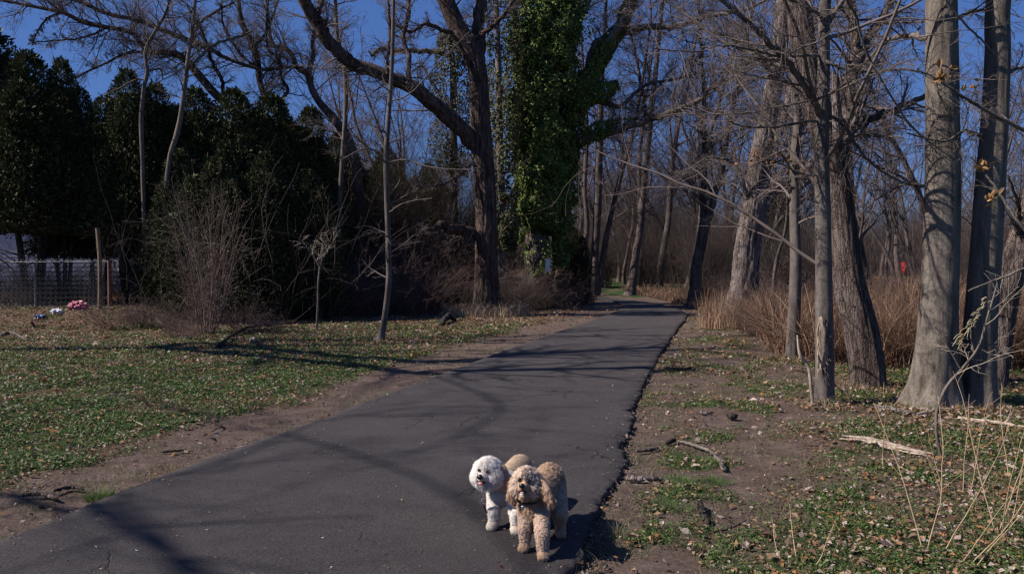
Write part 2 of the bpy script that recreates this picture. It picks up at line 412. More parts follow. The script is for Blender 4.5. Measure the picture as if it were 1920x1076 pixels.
dpz = hz(PX[..., 0], PX[..., 1], np.zeros(PX.shape[:2]))
zc = PZ - .0 + .008 * (fbm(PX[..., 0] * .8, PX[..., 1] * .8, s=71, o=3) - .5)
crown = np.array([-.12, -.03] + [0] * (NA - 7) + [-.004, -.012, -.02, -.035, -.13])
brk = (fbm(PX[..., 0] * 14, PX[..., 1] * 14, s=72, o=3) - .5)
edge = np.zeros(NA); edge[-5:] = [.012, .03, .04, .04, 0]
zz = dpz + zc + crown[None] + edge[None] * brk * 1.4
off = np.zeros(NA); off[-4:-1] = [.01, .02, .03]
PX = PX + across[:, None, :] * (off[None, :, None] * brk[..., None] * 2)
V = np.concatenate([PX, zz[..., None]], -1).reshape(-1, 3)
ii = np.arange(NP2 - 1)[:, None] * NA + np.arange(NA - 1)[None]
pm_ = MB(); pm_.add(V, q=np.stack([ii, ii + 1, ii + NA + 1, ii + NA], -1).reshape(-1, 4))
path = pm_.build('path', asphalt()); tag(path, kind='structure')

def gz(x, y):
    x = np.atleast_1d(np.asarray(x, float)); y = np.atleast_1d(np.asarray(y, float))
    a, b, c = pathinfo(x, y); return hz(x, y, np.where(c, 0, np.minimum(a, b)))
def gz1(x, y): return float(gz(x, y)[0])

# ------------------------------------------------------------------ ground cover and litter (uncountable stuff)
def scatter(n, y0, y1, spread=.74):
    y = y0 * (y1 / y0) ** rng.random(n); x = (rng.random(n) * 2 - 1) * (spread * y + .6)
    a, b, c = pathinfo(x, y); g, d = masks(x, y, a, b, c); z = hz(x, y, np.where(c, 0, np.minimum(a, b)))
    z = z - .02 * d
    return x, y, z, a, b, c, g, d
def leaf_faces(mb, p, sz, col, tilt=.5, fold=.25, asp=.6):
    n = len(p); th = rng.random(n) * 2 * math.pi
    nn = nrm(np.stack([rng.normal(size=n) * tilt, rng.normal(size=n) * tilt, np.ones(n)], 1))
    a = np.stack([np.cos(th), np.sin(th), np.zeros(n)], 1); a = nrm(a - (a * nn).sum(1, keepdims=True) * nn); b = np.cross(nn, a)
    s = sz[:, None]; f = (fold * rng.uniform(-.4, 1.2, n))[:, None]
    v0 = p - a * s * .55; v1 = p + a * s * .5 + nn * s * f * .3
    v2 = p + b * s * asp * .5 + nn * s * f; v3 = p - b * s * asp * .5 + nn * s * f
    V = np.stack([v0, v3, v1, v2], 1).reshape(-1, 3)
    k = np.arange(n)[:, None] * 4
    t = np.concatenate([k + [[0, 1, 2]], k + [[0, 2, 3]]]); mb.add(V, t=t, c=np.repeat(col, 4, axis=0))
def pick(cols, n, jit=.25):
    cols = np.array(cols); c = cols[rng.integers(0, len(cols), n)]; return c * rng.uniform(1 - jit, 1 + jit, (n, 1))
# grit, leaf bits and twigs blown over the asphalt
n = 14000; y = 3.2 * (26 / 3.2) ** rng.random(n); x = (rng.random(n) * 2 - 1) * (.7 * y + .5); a, b, c = pathinfo(x, y)
k = c & (rng.random(n) < .10 + 1.0 * np.exp(-np.minimum(a, b) / .15)); x, y = x[k], y[k]; n = len(x); db = MB()
leaf_faces(db, np.stack([x, y, hz(x, y, np.zeros(n)) + PZ + .008], 1), rng.uniform(.006, .022, n) * (1 + .04 * y), pick([(.30, .24, .19), (.20, .13, .08), (.38, .34, .30), (.12, .09, .07)], n), .3, .3, .5)
tag(db.build('path_debris', M_LITTER, smoothf=False, col=True), kind='stuff')
# green ground cover
x, y, z, a, b, c, g, d = scatter(560000, 3.0, 24)
clump = fbm(x * 5, y * 5, s=91, o=2); dl_, dr_ = a, b
keep = (~c) & (np.minimum(a, b) > .04) & (rng.random(len(x)) < np.clip(g * 1.5, 0, 1) * smooth((clump - .33) / .2))
x, y, z = x[keep], y[keep], z[keep]; n = len(x)
rs = (dr_[keep] < dl_[keep]); gb = MB(); szs = (.011 + .0016 * y) * rng.uniform(.6, 1.5, n) * np.where(rs, .74, 1.0)
leaf_faces(gb, np.stack([x, y, z + rng.uniform(.004, .035, n)], 1), szs, pick([(.075, .125, .028), (.055, .095, .022), (.105, .15, .045), (.045, .075, .022)], n), .55, .15, .85)
tag(gb.build('ground_cover', M_LEAF, smoothf=False, col=True), kind='stuff')
# crumbs of soil and broken asphalt banked against the path edges
n = 5200; k = (rng.random(n) ** 1.3 * 1150).astype(int) + 520; side = rng.random(n) < .72
E = np.where(side[:, None], Ri[k], Li[k]); out = np.where(side[:, None], across[k], -across[k]); o_ = np.abs(rng.normal(size=n)) * .07 + .0
p = E + out * o_[:, None] + rng.normal(size=(n, 2)) * .008; zc_ = hz(p[:, 0], p[:, 1], np.zeros(n)) - .018 + np.where(o_ < .02, .03 * rng.random(n), .006 * rng.random(n))
cb_ = MB(); d8 = np.array([[1, 0, 0], [-1, 0, 0], [0, 1, 0], [0, -1, 0], [0, 0, 1], [0, 0, -1.]]); sz = rng.lognormal(-5.65, .5, n) * (1 + .05 * p[:, 1])
Vc = np.stack([p[:, 0], p[:, 1], zc_], 1)[:, None] + d8[None] * sz[:, None, None] * rng.uniform(.5, 1.4, (n, 6, 1)); kk = np.arange(n)[:, None] * 6
tt_ = np.concatenate([kk + [f] for f in ([0, 2, 4], [2, 1, 4], [1, 3, 4], [3, 0, 4], [2, 0, 5], [1, 2, 5], [3, 1, 5], [0, 3, 5])])
cb_.add(Vc.reshape(-1, 3), t=tt_, c=np.repeat(pick([(.125, .091, .076), (.16, .12, .10), (.09, .066, .055), (.06, .052, .05), (.19, .15, .12)], n), 6, axis=0))
tag(cb_.build('soil_crumbs', M_LITTER, smoothf=False, col=True), kind='stuff')
# leaf litter
x, y, z, a, b, c, g, d = scatter(240000, 3.0, 30)
rightfar = smooth((x - 2.3) / 1.6) * (y < 9) * 1.0
dens = .36 + .55 * smooth((y - 9) / 6) * (1 - smooth((y - 20) / 8) * .3) + .22 * rightfar + .5 * smooth((-x - 8) / 2) * smooth((y - 17.5) / 1)
dens = dens * (1 - .93 * d) * (.4 + 1.2 * fbm(x * 1.3, y * 1.3, s=93))
keep = (~c) & (np.minimum(a, b) > .02) & (rng.random(len(x)) < dens)
x, y, z = x[keep], y[keep], z[keep]; n = len(x)
lb = MB(); szs = (.021 + .0015 * y) * rng.lognormal(0, .38, n)
leaf_faces(lb, np.stack([x, y, z + rng.uniform(.006, .03, n)], 1), szs, pick([(.20, .115, .06), (.26, .17, .105), (.14, .085, .055), (.30, .235, .19), (.11, .065, .045), (.25, .12, .05), (.33, .27, .24), (.17, .12, .09)], n), .4, .35, .65)
tag(lb.build('leaf_litter', M_LITTER, smoothf=False, col=True), kind='stuff')
# grass blades and dry straw
def blades(mb, p, h, lean, wd, col, K=4, az=None):
    n = len(p); th = rng.random(n) * 2 * math.pi if az is None else az
    dh = np.stack([np.cos(th), np.sin(th), np.zeros(n)], 1); ph = rng.random(n) * 2 * math.pi
    sd_ = np.stack([np.cos(ph), np.sin(ph), np.zeros(n)], 1)
    V = []
    for k in range(K):
        s = k / (K - 1); pt = p + dh * (lean * h * s ** 1.7)[:, None] + np.array([0, 0, 1]) * (h * s * (1 - .25 * lean * s))[:, None]
        wv = (wd * (1 - .85 * s))[:, None]; V += [pt - sd_ * wv, pt + sd_ * wv]
    V = np.stack(V, 1); k = np.arange(n)[:, None] * 2 * K
    q = np.concatenate([k + [[2 * j, 2 * j + 1, 2 * j + 3, 2 * j + 2]] for j in range(K - 1)])
    mb.add(V.reshape(-1, 3), q=q, c=np.repeat(col, 2 * K, axis=0))
x, y, z, a, b, c, g, d = scatter(260000, 3.0, 30)
tuft = fbm(x * 2.6, y * 2.6, s=101, o=3)
edge_ = np.exp(-np.minimum(a, b) / .12) * .9
keep = (~c) & (rng.random(len(x)) < np.clip(smooth((tuft - .50) / .1) * .7 + np.where(b < a, .75, .25) * g + edge_ * smooth((vn(x * 1.8, y * 1.8, s=8) - .5) / .2), 0, 1))
x, y, z = x[keep], y[keep], z[keep]; n = len(x)
sb = MB(); blades(sb, np.stack([x, y, z - .01], 1), rng.uniform(.015, .07, n) * np.where(rng.random(n) < .1, 1.8, 1), rng.uniform(.1, 1.4, n), .0008 + .00022 * y, pick([(.09, .15, .035), (.07, .12, .03), (.28, .22, .14), (.06, .11, .03), (.20, .15, .095)], n))
tag(sb.build('grass', M_LEAF, smoothf=False, col=True), kind='stuff')

# ------------------------------------------------------------------ dry reeds on the right
bx = np.array([(6.9, 30), (6.2, 23), (5.4, 17), (4.75, 14), (4.9, 12.6), (6.2, 11.8), (8.2, 11.2), (14, 10.5)], float)
def reed_ok(x, y):
    # behind the boundary polyline
    yb = np.interp(x, bx[3:, 0], bx[3:, 1]); xb = np.interp(y, bx[:5, 1][::-1], bx[:5, 0][::-1])
    return (y > yb) & (x > np.where(y > 14, xb, 0))
n = 170000
y = 10.5 * (48 / 10.5) ** (rng.random(n) ** 1.15); x = rng.uniform(0, 1, n) * (.8 * y - 3.5) + 4.2
k = reed_ok(x, y) & (rng.random(n) < .35 + .9 * smooth((fbm(x * .5, y * .5, s=111) - .36) / .2)); x, y = x[k], y[k]; n = len(x)
rb = MB(); hh = rng.uniform(.5, 1.5, n) * (.65 + .7 * fbm(x * .3, y * .3, s=112)) * (1 - .62 * smooth((y - 15) / 14))
blades(rb, np.stack([x, y, gz(x, y) - .02], 1), hh, np.abs(rng.normal(size=n)) * 1.0 + .1, .0025 + .00030 * y, pick([(.165, .088, .056), (.12, .063, .041), (.195, .115, .076), (.065, .038, .028), (.33, .24, .17)], n, .35), 6)
tag(rb.build('dry_reeds', M_REED, smoothf=False, col=True), kind='stuff')

# ------------------------------------------------------------------ trees
def ring_trunk(mb, P, R, S=28, amp=.06, fz=1.2, fa=9, flare=0.0, lobes=5, seed=0, caps=False):
    """a trunk of many rings with ridged bark and root flare"""
    K = len(P); T = nrm(np.gradient(P, axis=0)); ref = np.array([0, 1., 0])
    u = nrm(np.cross(T, ref)); v = np.cross(T, u); a = np.arange(S) * 2 * math.pi / S
    zz = np.concatenate([[0], np.cumsum(np.linalg.norm(np.diff(P, axis=0), axis=1))])[:, None]
    A = a[None, :]
    n = vn(np.cos(A) * fa + 20, np.sin(A) * fa + 20, zz * fz * 2, s=seed); n = 1 - np.abs(n * 2 - 1)
    big = fbm(np.cos(A) * 1.5 + 9, np.sin(A) * 1.5 + 9, zz * .8, s=seed + 5, o=3) - .5
    fl = flare * np.exp(-zz / .28) * (.45 + .8 * (np.cos(A * lobes + seed) * .5 + .5) ** 2)
    rad = R[:, None] * (1 + amp * (n - .5) * 2 + .22 * big + fl)
    V = P[:, None] + rad[..., None] * (np.cos(A)[..., None] * u[:, None] + np.sin(A)[..., None] * v[:, None])
    i = np.arange(K - 1)[:, None] * S; s_ = np.arange(S)[None]; s2 = (s_ + 1) % S
    mb.add(V.reshape(-1, 3), q=np.stack(np.broadcast_arrays(i + s_, i + s2, i + S + s2, i + S + s_), -1).reshape(-1, 4))
def pl(pts, Y, dY=0.0):
    """photo polyline [(px, py, width)] at distance Y -> points, radii"""
    P = []; r = []
    for i, p in enumerate(pts):
        yy = p[3] if len(p) > 3 else Y + dY * i / max(1, len(pts) - 1)
        P.append(W(p[0], p[1], yy)); r.append(p[2] * .5 * yy / F)
    return np.array(P), np.array(r)
def finish_up(P, r, top, wob=.3):
    """carry a stem on above the picture to height top"""
    d = nrm((P[-1] - P[-2])[None])[0]; P = list(P); r = list(r); p = P[-1].copy(); r0 = r[-1]; z0 = p[2]
    while p[2] < top:
        d = nrm((d + np.array([rng.normal() * wob * .4, rng.normal() * wob * .4, .25]))[None])[0]; p = p + d * 1.3; P.append(p.copy())
        r.append(max(.02, r0 * (1 - .85 * (p[2] - z0) / max(.1, top - z0 + 1))))
    return np.array(P), np.array(r)
DEF = dict(l1=(9, .30), l2=(6, .42), l3=(5, .45))
def tree(name, label, cat, Y, trunk, limbs=(), b='grey', top=None, S=28, amp=.05, fa=9, flare=.5, tw=(8, 6, 5), reach=1.0, tmat=None, group=None,
         t0=.35, up=.02, wob=.16, rmin=.0022, dY=0.0, seed=0, lobes=5, groundz=None, tips=True, limbtw=None, flatb=.3):
    P, r = pl(trunk, Y, dY)
    base = P[0].copy(); base[2] = gz1(base[0], base[1]) if groundz is None else groundz
    P[0, 2] = base[2] - .06
    if top: P, r = finish_up(P, r, top)
    K = max(30, int(np.linalg.norm(np.diff(P, axis=0), axis=1).sum() / .07)); K = min(K, 220)
    Pt, rt = resample(P, K, r)
    if Y > 15: rmin = max(rmin, .00017 * Y)
    e = empty(name, base, label, cat, group)
    mb = MB(); ring_trunk(mb, Pt, rt, S, amp, flare=flare, seed=seed, fa=fa, lobes=lobes); mb.build('trunk', BARK[b], e)
    tb = MB(); par = []
    def grow(P0, r0, n1, n2, n3, t0, lr=.34):
        P0 = P0[None]; r0 = r0[None]
        if n1 <= 0: return
        n1 = int(n1 * 1.6 + 1)
        r0 = np.minimum(r0, .05 + .12 * r0)
        A, ra = spawn(P0, r0, n1, t0, .99, (35, 80), lr * reach * 1.35, 11, .42, wob * .7, up, rmin=rmin * 1.5, flat=flatb, fade=.4); tubes(tb, A, ra, 5)
        B, rb_ = spawn(A, ra, n2 + 3, .10, .98, (22, 60), .6, 8, .5, wob * .8, up * .7, rmin=rmin, flat=flatb, fade=.45); tubes(tb, B, rb_, 3)
        if n3:
            C, rc = spawn(B, rb_, n3 + 1, .12, .98, (22, 55), .6, 6, .6, wob * .8, 0, rmin=rmin * .75, fade=.4); tubes(tb, C, rc, 3)
    Ls = np.linalg.norm(Pt[-1] - Pt[0])
    grow(resample(P, 30), np.interp(np.linspace(0, len(P) - 1, 30), np.arange(len(P)), r), *tw, t0, .30)
    for L in limbs:
        pts = L[0]; dy = L[1] if len(L) > 1 else 0.0; n1 = L[2] if len(L) > 2 else (limbtw or 12)
        lP, lr_ = pl(pts, Y + (L[3] if len(L) > 3 else 0), dy)
        if L[4:] and L[4]: lP, lr_ = finish_up(lP, lr_, L[4])
        Kl = 34 if len(pts) > 3 else 20
        lP2, lr2 = resample(lP, Kl, lr_); lP2[1:] += rng.normal(size=(Kl - 1, 3)) * np.minimum(lr2[1:, None] * .25, .03)
        lm = MB()
        if lr2.max() > .05: ring_trunk(lm, lP2, lr2, 14, amp, seed=seed + 3)
        else: tubes(lm, lP2, lr2, 7)
        lm.build('limb', BARK[b], e)
        grow(lP2, lr2, n1, tw[1] if tw[1] else 4, tw[2], .12, .32)
    if tb.n: tb.build('crown', tmat or M_TWIG, e)
    return e

# ---- right hand group
tree('bare_tree', 'thick pale grey trunk patterned with branch shadows, flared at its base', 'tree', 8.6,
     [(1748, 764, 86), (1753, 730, 76), (1757, 650, 69), (1762, 550, 64), (1765, 450, 60), (1767, 350, 58), (1767, 250, 55), (1766, 150, 54), (1765, 0, 52)],
     limbs=[([(1742, 72, 12), (1700, 68, 10), (1660, 80, 8), (1620, 120, 5)], .8, 5),
            ([(1738, 352, 6), (1700, 345, 5), (1650, 370, 3), (1615, 400, 2)], .4, 4),
            ([(1790, 40, 8), (1830, 20, 6), (1890, 30, 4)], 1.0, 6)],
     b='grey', top=12, S=64, amp=.025, fa=14, flare=.55, lobes=4, seed=2, tw=(8, 5, 4), t0=.55, reach=.8)
tree('bare_tree', 'tall trunk, black left side and grey right side, beside the pale flared trunk', 'tree', 8.652,
     [(1833, 768, 66), (1834, 720, 60), (1838, 600, 56), (1848, 480, 54), (1855, 380, 52), (1860, 300, 48), (1866, 200, 44), (1870, 100, 42), (1873, 0, 40)],
     limbs=[([(1880, 150, 8), (1905, 130, 6), (1950, 120, 4)], .6, 6), ([(1845, 260, 7), (1810, 245, 5), (1770, 265, 4), (1700, 250, 3)], -.6, 6)],
     b='grey', top=12, S=44, amp=.025, fa=14, flare=.3, seed=4, tw=(8, 5, 4), t0=.55, reach=.8)
tree('bare_tree', 'slim smooth trunk with torn pale bark patch near its foot and long side branches', 'tree', 8.7,
     [(1544, 768, 36), (1545, 740, 31), (1546, 690, 31), (1545, 620, 32), (1544, 500, 29), (1543, 400, 28), (1541, 300, 26), (1543, 200, 23), (1545, 100, 21), (1548, 0, 20)],
     limbs=[([(1538, 222, 12), (1531, 201, 12), (1517, 178, 12), (1495, 139, 12), (1470, 106, 11), (1447, 86, 11), (1422, 61, 10), (1400, 39, 9), (1355, 0, 8), (1300, -50, 6)], -.8, 10),
            ([(1536, 170, 8), (1503, 145, 8), (1470, 128, 8), (1442, 114, 7), (1409, 100, 7), (1359, 81, 6), (1311, 47, 5), (1258, 8, 4), (1200, -30, 3)], .9, 16),
            ([(1538, 227, 6), (1506, 229, 5), (1456, 238, 5), (1400, 238, 4), (1365, 228, 3)], -.5, 8),
            ([(1536, 188, 5), (1516, 190, 4), (1456, 201, 4), (1400, 212, 4), (1322, 216, 3), (1275, 213, 2.5)], .3, 12),
            ([(1540, 104, 6), (1500, 105, 5), (1456, 105, 5), (1400, 92, 5), (1347, 86, 4), (1311, 98, 3), (1225, 92, 2.5)], -1.0, 14),
            ([(1542, 109, 6), (1567, 125, 6), (1623, 135, 5), (1700, 131, 4), (1760, 150, 3), (1830, 200, 2)], -.6, 16),
            ([(1550, 212, 7), (1570, 225, 6), (1590, 245, 6), (1606, 273, 5), (1640, 312, 4), (1700, 345, 3), (1745, 352, 2)], .2, 12),
            ([(1552, 45, 9), (1563, 28, 9), (1581, 0, 8), (1600, -40, 7)], .3, 4),
            ([(1540, 30, 7), (1517, 17, 6), (1481, 0, 6), (1440, -20, 5)], -.3, 6),
            ([(1538, 330, 4), (1500, 325, 3), (1440, 300, 3), (1380, 330, 2)], -.4, 9),
            ([(1540, 280, 4), (1590, 262, 3), (1650, 240, 3), (1720, 245, 2)], -.3, 9)],
     b='smooth', top=9, S=36, amp=.02, fa=6, flare=.28, seed=6, tw=(6, 3, 3), t0=.3, reach=.9, up=.0)
R4 = tree('dead_tree', 'leaning furrowed trunk with a snapped pale stub high on its side', 'tree', 10.0,
     [(1629, 726, 60), (1626, 690, 58), (1615, 620, 60), (1591, 520, 54), (1579, 420, 47), (1570, 340, 44), (1557, 280, 48), (1540, 230, 50), (1522, 167, 50), (1508, 100, 45), (1495, 0, 40)],
     limbs=[([(1578, 300, 24), (1585, 262, 26), (1590, 200, 24), (1600, 130, 22), (1603, 60, 18), (1592, 0, 14), (1585, -50, 10)], .8, 10, .3),
            ([(1578, 275, 16), (1600, 243, 15), (1640, 222, 14), (1680, 205, 12), (1740, 180, 10), (1800, 165, 7)], 1.0, 14, .3),
            ([(1600, 130, 16), (1625, 80, 14), (1650, 40, 12), (1668, 0, 10), (1690, -60, 8)], 1.0, 8, .6)],
     b='rough', top=13, S=72, amp=.05, fa=12, flare=.12, seed=8, tw=(8, 6, 4), t0=.6, reach=.8)
# the broken stub
def stub(e, pts, Y, mat=None, name='broken_stub'):
    P, r = pl(pts, Y); P2, r2 = resample(P, 26, r); mb = MB(); S = 14
    ring_trunk(mb, P2, r2, S, .1, seed=5)
    V = mb.v[0].reshape(26, S, 3); V[-1, :, 2] += rng.uniform(0, .28, S); V[-2, :, 2] += rng.uniform(0, .05, S)
    mb.build(name, mat or M_DEADWOOD, e)
stub(R4, [(1572, 262, 20), (1569, 215, 16), (1566, 165, 13)], 9.8, BARK['shag'])
def slab(e, P0, P1, wd, mat, name):
    """torn bark: splinters along a trunk"""
    mb = MB(); n = 46; t = rng.random(n); p = P0 + (P1 - P0) * t[:, None]
    p = p + np.stack([rng.uniform(-wd, wd, n), rng.uniform(-.01, .005, n), rng.uniform(-.05, .05, n)], 1)
    K = 5; L = rng.uniform(.08, .28, n); out = rng.uniform(0, .05, n); C = np.empty((n, K, 3))
    for k in range(K):
        s = k / (K - 1); C[:, k] = p + np.stack([np.sign(p[:, 0] - P0[0]) * out * s ** 2, -out * s ** 2, -L * s * .9], 1)
    tubes(mb, C, np.tile(np.linspace(.007, .002, K), (n, 1)) * rng.uniform(.6, 1.4, (n, 1)), 4); mb.build(name, mat, e)
R3 = [o for o in bpy.data.objects if o.get('label', '').startswith('slim smooth trunk')][0]
Pa = W(1541, 592, 8.61); Pb = W(1543, 690, 8.61); slab(R3, Pa, Pb, .05, M_DEADWOOD, 'torn_bark')
mbp = MB(); Pp, rp = resample(np.array([W(1540, 585, 8.65), W(1541, 620, 8.622), W(1542, 660, 8.62), W(1543, 700, 8.65)]), 20, [.01, .055, .06, .02]); ring_trunk(mbp, Pp, rp, 16, .12, seed=77); mbp.build('exposed_wood', M_DEADWOOD, R3)
tree('bare_tree', 'slender straight grey trunk rising in front of the reeds, left of the torn bark trunk', 'tree', 13.0,
     [(1483, 676, 24), (1486, 640, 22), (1490, 560, 22), (1492, 480, 20), (1490, 400, 18), (1490, 300, 17), (1496, 220, 15), (1492, 130, 12), (1500, 0, 9)],
     limbs=[([(1490, 225, 5), (1470, 205, 5), (1430, 190, 4), (1390, 150, 3)], .5, 8), ([(1492, 330, 4), (1465, 290, 4), (1440, 270, 3)], -.5, 6), ([(1493, 260, 5), (1530, 200, 4), (1580, 170, 3)], .6, 8)],
     b='smooth', top=10, S=28, amp=.03, fa=6, flare=.25, seed=10, tw=(16, 6, 4), t0=.3, reach=.5)
tree('bare_tree', 'thick pinkish grey shaggy trunk leaning right with a dark second stem behind', 'tree', 20.0,
     [(1379, 612, 62), (1386, 580, 54), (1394, 540, 50), (1402, 460, 45), (1411, 400, 40), (1420, 330, 37), (1428, 280, 36), (1440, 220, 33), (1452, 150, 29), (1463, 80, 27), (1470, 0, 26)],
     limbs=[([(1418, 440, 18), (1428, 400, 22), (1436, 365, 22), (1455, 345, 20), (1491, 335, 17), (1531, 296, 15), (1570, 240, 12), (1620, 190, 9)], 2.0, 14),
            ([(1415, 384, 7), (1398, 357, 7), (1381, 310, 6), (1345, 297, 5), (1318, 300, 4), (1290, 320, 2.5)], -1.0, 10),
            ([(1432, 370, 16), (1440, 310, 15), (1462, 250, 14), (1480, 180, 12), (1500, 100, 10), (1540, 20, 8)], 1.8, 12),
            ([(1452, 150, 10), (1425, 110, 9), (1390, 80, 7), (1340, 60, 5)], -1.5, 12)],
     b='shag', top=17, S=64, amp=.08, fa=10, flare=.3, seed=12, tw=(12, 7, 5), t0=.45, reach=.8)
tree('bare_tree', 'brown rough trunk leaning out past the right edge of the view', 'tree', 9.9,
     [(1860, 728, 42), (1868, 690, 38), (1876, 640, 39), (1886, 560, 43), (1900, 500, 46), (1922, 430, 45), (1950, 340, 43), (1990, 200, 38), (2030, 50, 34)],
     limbs=[([(1900, 470, 10), (1912, 420, 8), (1908, 380, 6), (1890, 330, 4)], -.4, 8)],
     b='rough', top=11, S=36, amp=.05, fa=9, flare=.3, seed=14, tw=(8, 5, 4), t0=.5, reach=.7)
tree('bare_tree', 'dark trunk forking in a V above the reeds, left of the shaggy trunk', 'tree', 29.0,
     [(1298, 572, 24), (1303, 540, 21), (1306, 500, 20), (1314, 460, 19), (1322, 418, 20)],
     limbs=[([(1322, 420, 14), (1318, 380, 13), (1321, 300, 11), (1319, 200, 9), (1316, 100, 7), (1310, 0, 5)], 1.0, 20),
            ([(1322, 420, 14), (1335, 388, 13), (1352, 320, 12), (1366, 250, 10), (1385, 150, 8), (1402, 60, 7), (1420, -30, 5)], -1.0, 22)],
     b='far', S=20, amp=.06, flare=.3, seed=16, tw=(0, 6, 5), tmat=M_TWIGFAR, rmin=.003)
tree('bare_tree', 'dark straight trunk beside the far bend of the path, tapering to twin tops', 'tree', 42.0,
     [(1181, 553, 20), (1187, 520, 16), (1192, 480, 14), (1200, 430, 13), (1205, 370, 12), (1212, 300, 12), (1222, 200, 11), (1230, 130, 9), (1242, 0, 7)],
     limbs=[([(1215, 270, 7), (1210, 200, 7), (1197, 130, 6), (1180, 50, 5)], 1.0, 14)],
     b='far', top=18, S=16, flare=.35, seed=18, tw=(22, 6, 5), tmat=M_TWIGFAR, rmin=.004, t0=.3, reach=.6)
for lab, pts, s in (('leftmost slim stem of the clump just right of the ivy tree', [(1098, 550, 10), (1096, 480, 9), (1101, 420, 9), (1096, 350, 8), (1101, 250, 7), (1095, 150, 5), (1090, 60, 4)], 20),
                    ('thickest upright trunk of the clump just right of the ivy tree', [(1112, 550, 16), (1115, 480, 14), (1120, 400, 15), (1123, 300, 14), (1126, 200, 11), (1131, 100, 8), (1136, 0, 6)], 22),
                    ('curving trunk leaning right out of the clump beside the ivy tree', [(1117, 552, 14), (1127, 505, 13), (1138, 440, 11), (1151, 380, 9), (1166, 320, 9), (1182, 265, 8), (1200, 180, 6), (1215, 80, 5)], 24)):
    tree('bare_tree', lab, 'tree', 41.0 + s * .05, pts, b='far', top=18, S=14, flare=.3, seed=s, tw=(22, 6, 5), tmat=M_TWIGFAR, rmin=.004, t0=.3, reach=.5, group='clump of trunks beside the ivy tree')

# ---- the big tree left of the path
L1 = tree('bare_tree', 'big dark reddish trunk left of the path with a huge limb reaching left', 'tree', 24.5,
     [(913, 594, 56), (912, 570, 47), (912, 540, 43), (912, 500, 40), (912, 440, 38), (911, 380, 37), (908, 330, 36), (904, 280, 37), (901, 240, 35), (900, 200, 33), (897, 150, 33), (889, 112, 34), (871, 75, 32), (853, 40, 30), (835, 0, 28), (815, -50, 26), (790, -110, 22)],
     limbs=[([(893, 275, 24), (880, 258, 30), (860, 238, 29), (830, 211, 28), (800, 185, 26), (765, 160, 25), (740, 149, 24), (700, 134, 24), (660, 119, 24), (638, 103, 25), (615, 75, 25), (600, 50, 24), (580, 20, 22), (560, -20, 20), (530, -70, 16)], -2.5, 16),
            ([(898, 140, 20), (897, 90, 24), (897, 50, 22), (899, 0, 21), (903, -60, 18), (910, -120, 14)], 1.0, 12),
            ([(900, 446, 18), (882, 436, 18), (860, 430, 18), (843, 429, 16), (828, 422, 14), (812, 430, 9), (790, 428, 5)], -1.5, 6),
            ([(764, 158, 9), (767, 150, 9), (766, 106, 8), (756, 67, 8), (765, 28, 8), (767, 0, 7), (775, -40, 5)], .5, 12, -1.2),
            ([(727, 140, 7), (727, 110, 6), (731, 64, 6), (727, 0, 5), (720, -60, 4)], -.5, 12, -1.4),
            ([(592, 45, 9), (597, 28, 9), (604, 0, 8), (615, -40, 6)], .5, 6, -2.2),
            ([(896, 70, 9), (930, 45, 8), (950, 20, 6), (975, -20, 5)], -1.0, 8),
            ([(862, 55, 9), (835, 60, 8), (800, 45, 7), (770, 60, 5), (730, 40, 4)], -1.0, 12),
            ([(903, 285, 8), (870, 320, 6), (830, 345, 4), (780, 350, 3)], -1.0, 9)],
     b='red', top=20, S=72, amp=.11, fa=7, flare=.45, lobes=6, seed=30, tw=(12, 7, 5), t0=.55, reach=.55, rmin=.003, flatb=.1)
tree('bare_tree', 'sinuous grey brown tree with crooked limbs against the sky, left of the big limb', 'tree', 29.0,
     [(690, 592, 20), (684, 520, 18), (680, 440, 17), (674, 360, 17), (662, 290, 17), (648, 251, 16), (628, 226, 16), (611, 206, 14), (596, 188, 13), (586, 170, 12), (575, 139, 11), (556, 125, 10), (547, 103, 9), (531, 89, 8), (511, 84, 7), (503, 42, 6), (500, 0, 5), (490, -60, 4)],
     limbs=[([(586, 168, 9), (580, 138, 9), (586, 111, 8), (587, 80, 8), (590, 60, 6), (600, 20, 4)], .4, 9),
            ([(586, 150, 7), (575, 134, 6), (561, 126, 5), (519, 130, 6), (478, 128, 6), (436, 114, 7), (400, 96, 8), (362, 78, 8), (334, 67, 9), (293, 53, 9), (251, 36, 8), (195, 25, 7), (167, 11, 7), (139, 0, 6), (80, -30, 5)], -2.5, 34)],
     b='rough', S=22, amp=.06, flare=.3, seed=32, tw=(14, 7, 5), t0=.5, reach=.5, rmin=.0028)
tree('bare_tree', 'dark crooked tree forking against the sky above the evergreens', 'tree', 28.5,
     [(585, 596, 18), (580, 520, 17), (576, 430, 16), (570, 330, 16), (558, 275, 15), (547, 245, 15), (530, 224, 14), (514, 206, 14), (500, 185, 12), (491, 167, 11), (485, 140, 10), (483, 111, 10), (475, 84, 9), (455, 47, 8), (447, 0, 7), (440, -60, 5)],
     limbs=[([(520, 210, 8), (527, 192, 7), (539, 170, 7), (528, 145, 6), (522, 111, 6), (503, 92, 5), (500, 42, 4), (503, 0, 3)], -.6, 14),
            ([(477, 90, 6), (500, 60, 5), (515, 20, 4), (530, -20, 3)], .6, 8),
            ([(485, 130, 5), (450, 100, 5), (420, 50, 4), (415, 0, 3)], -.6, 12)],
     b='dark', S=20, amp=.06, flare=.3, seed=34, tw=(16, 7, 5), t0=.5, reach=.5, rmin=.0028)
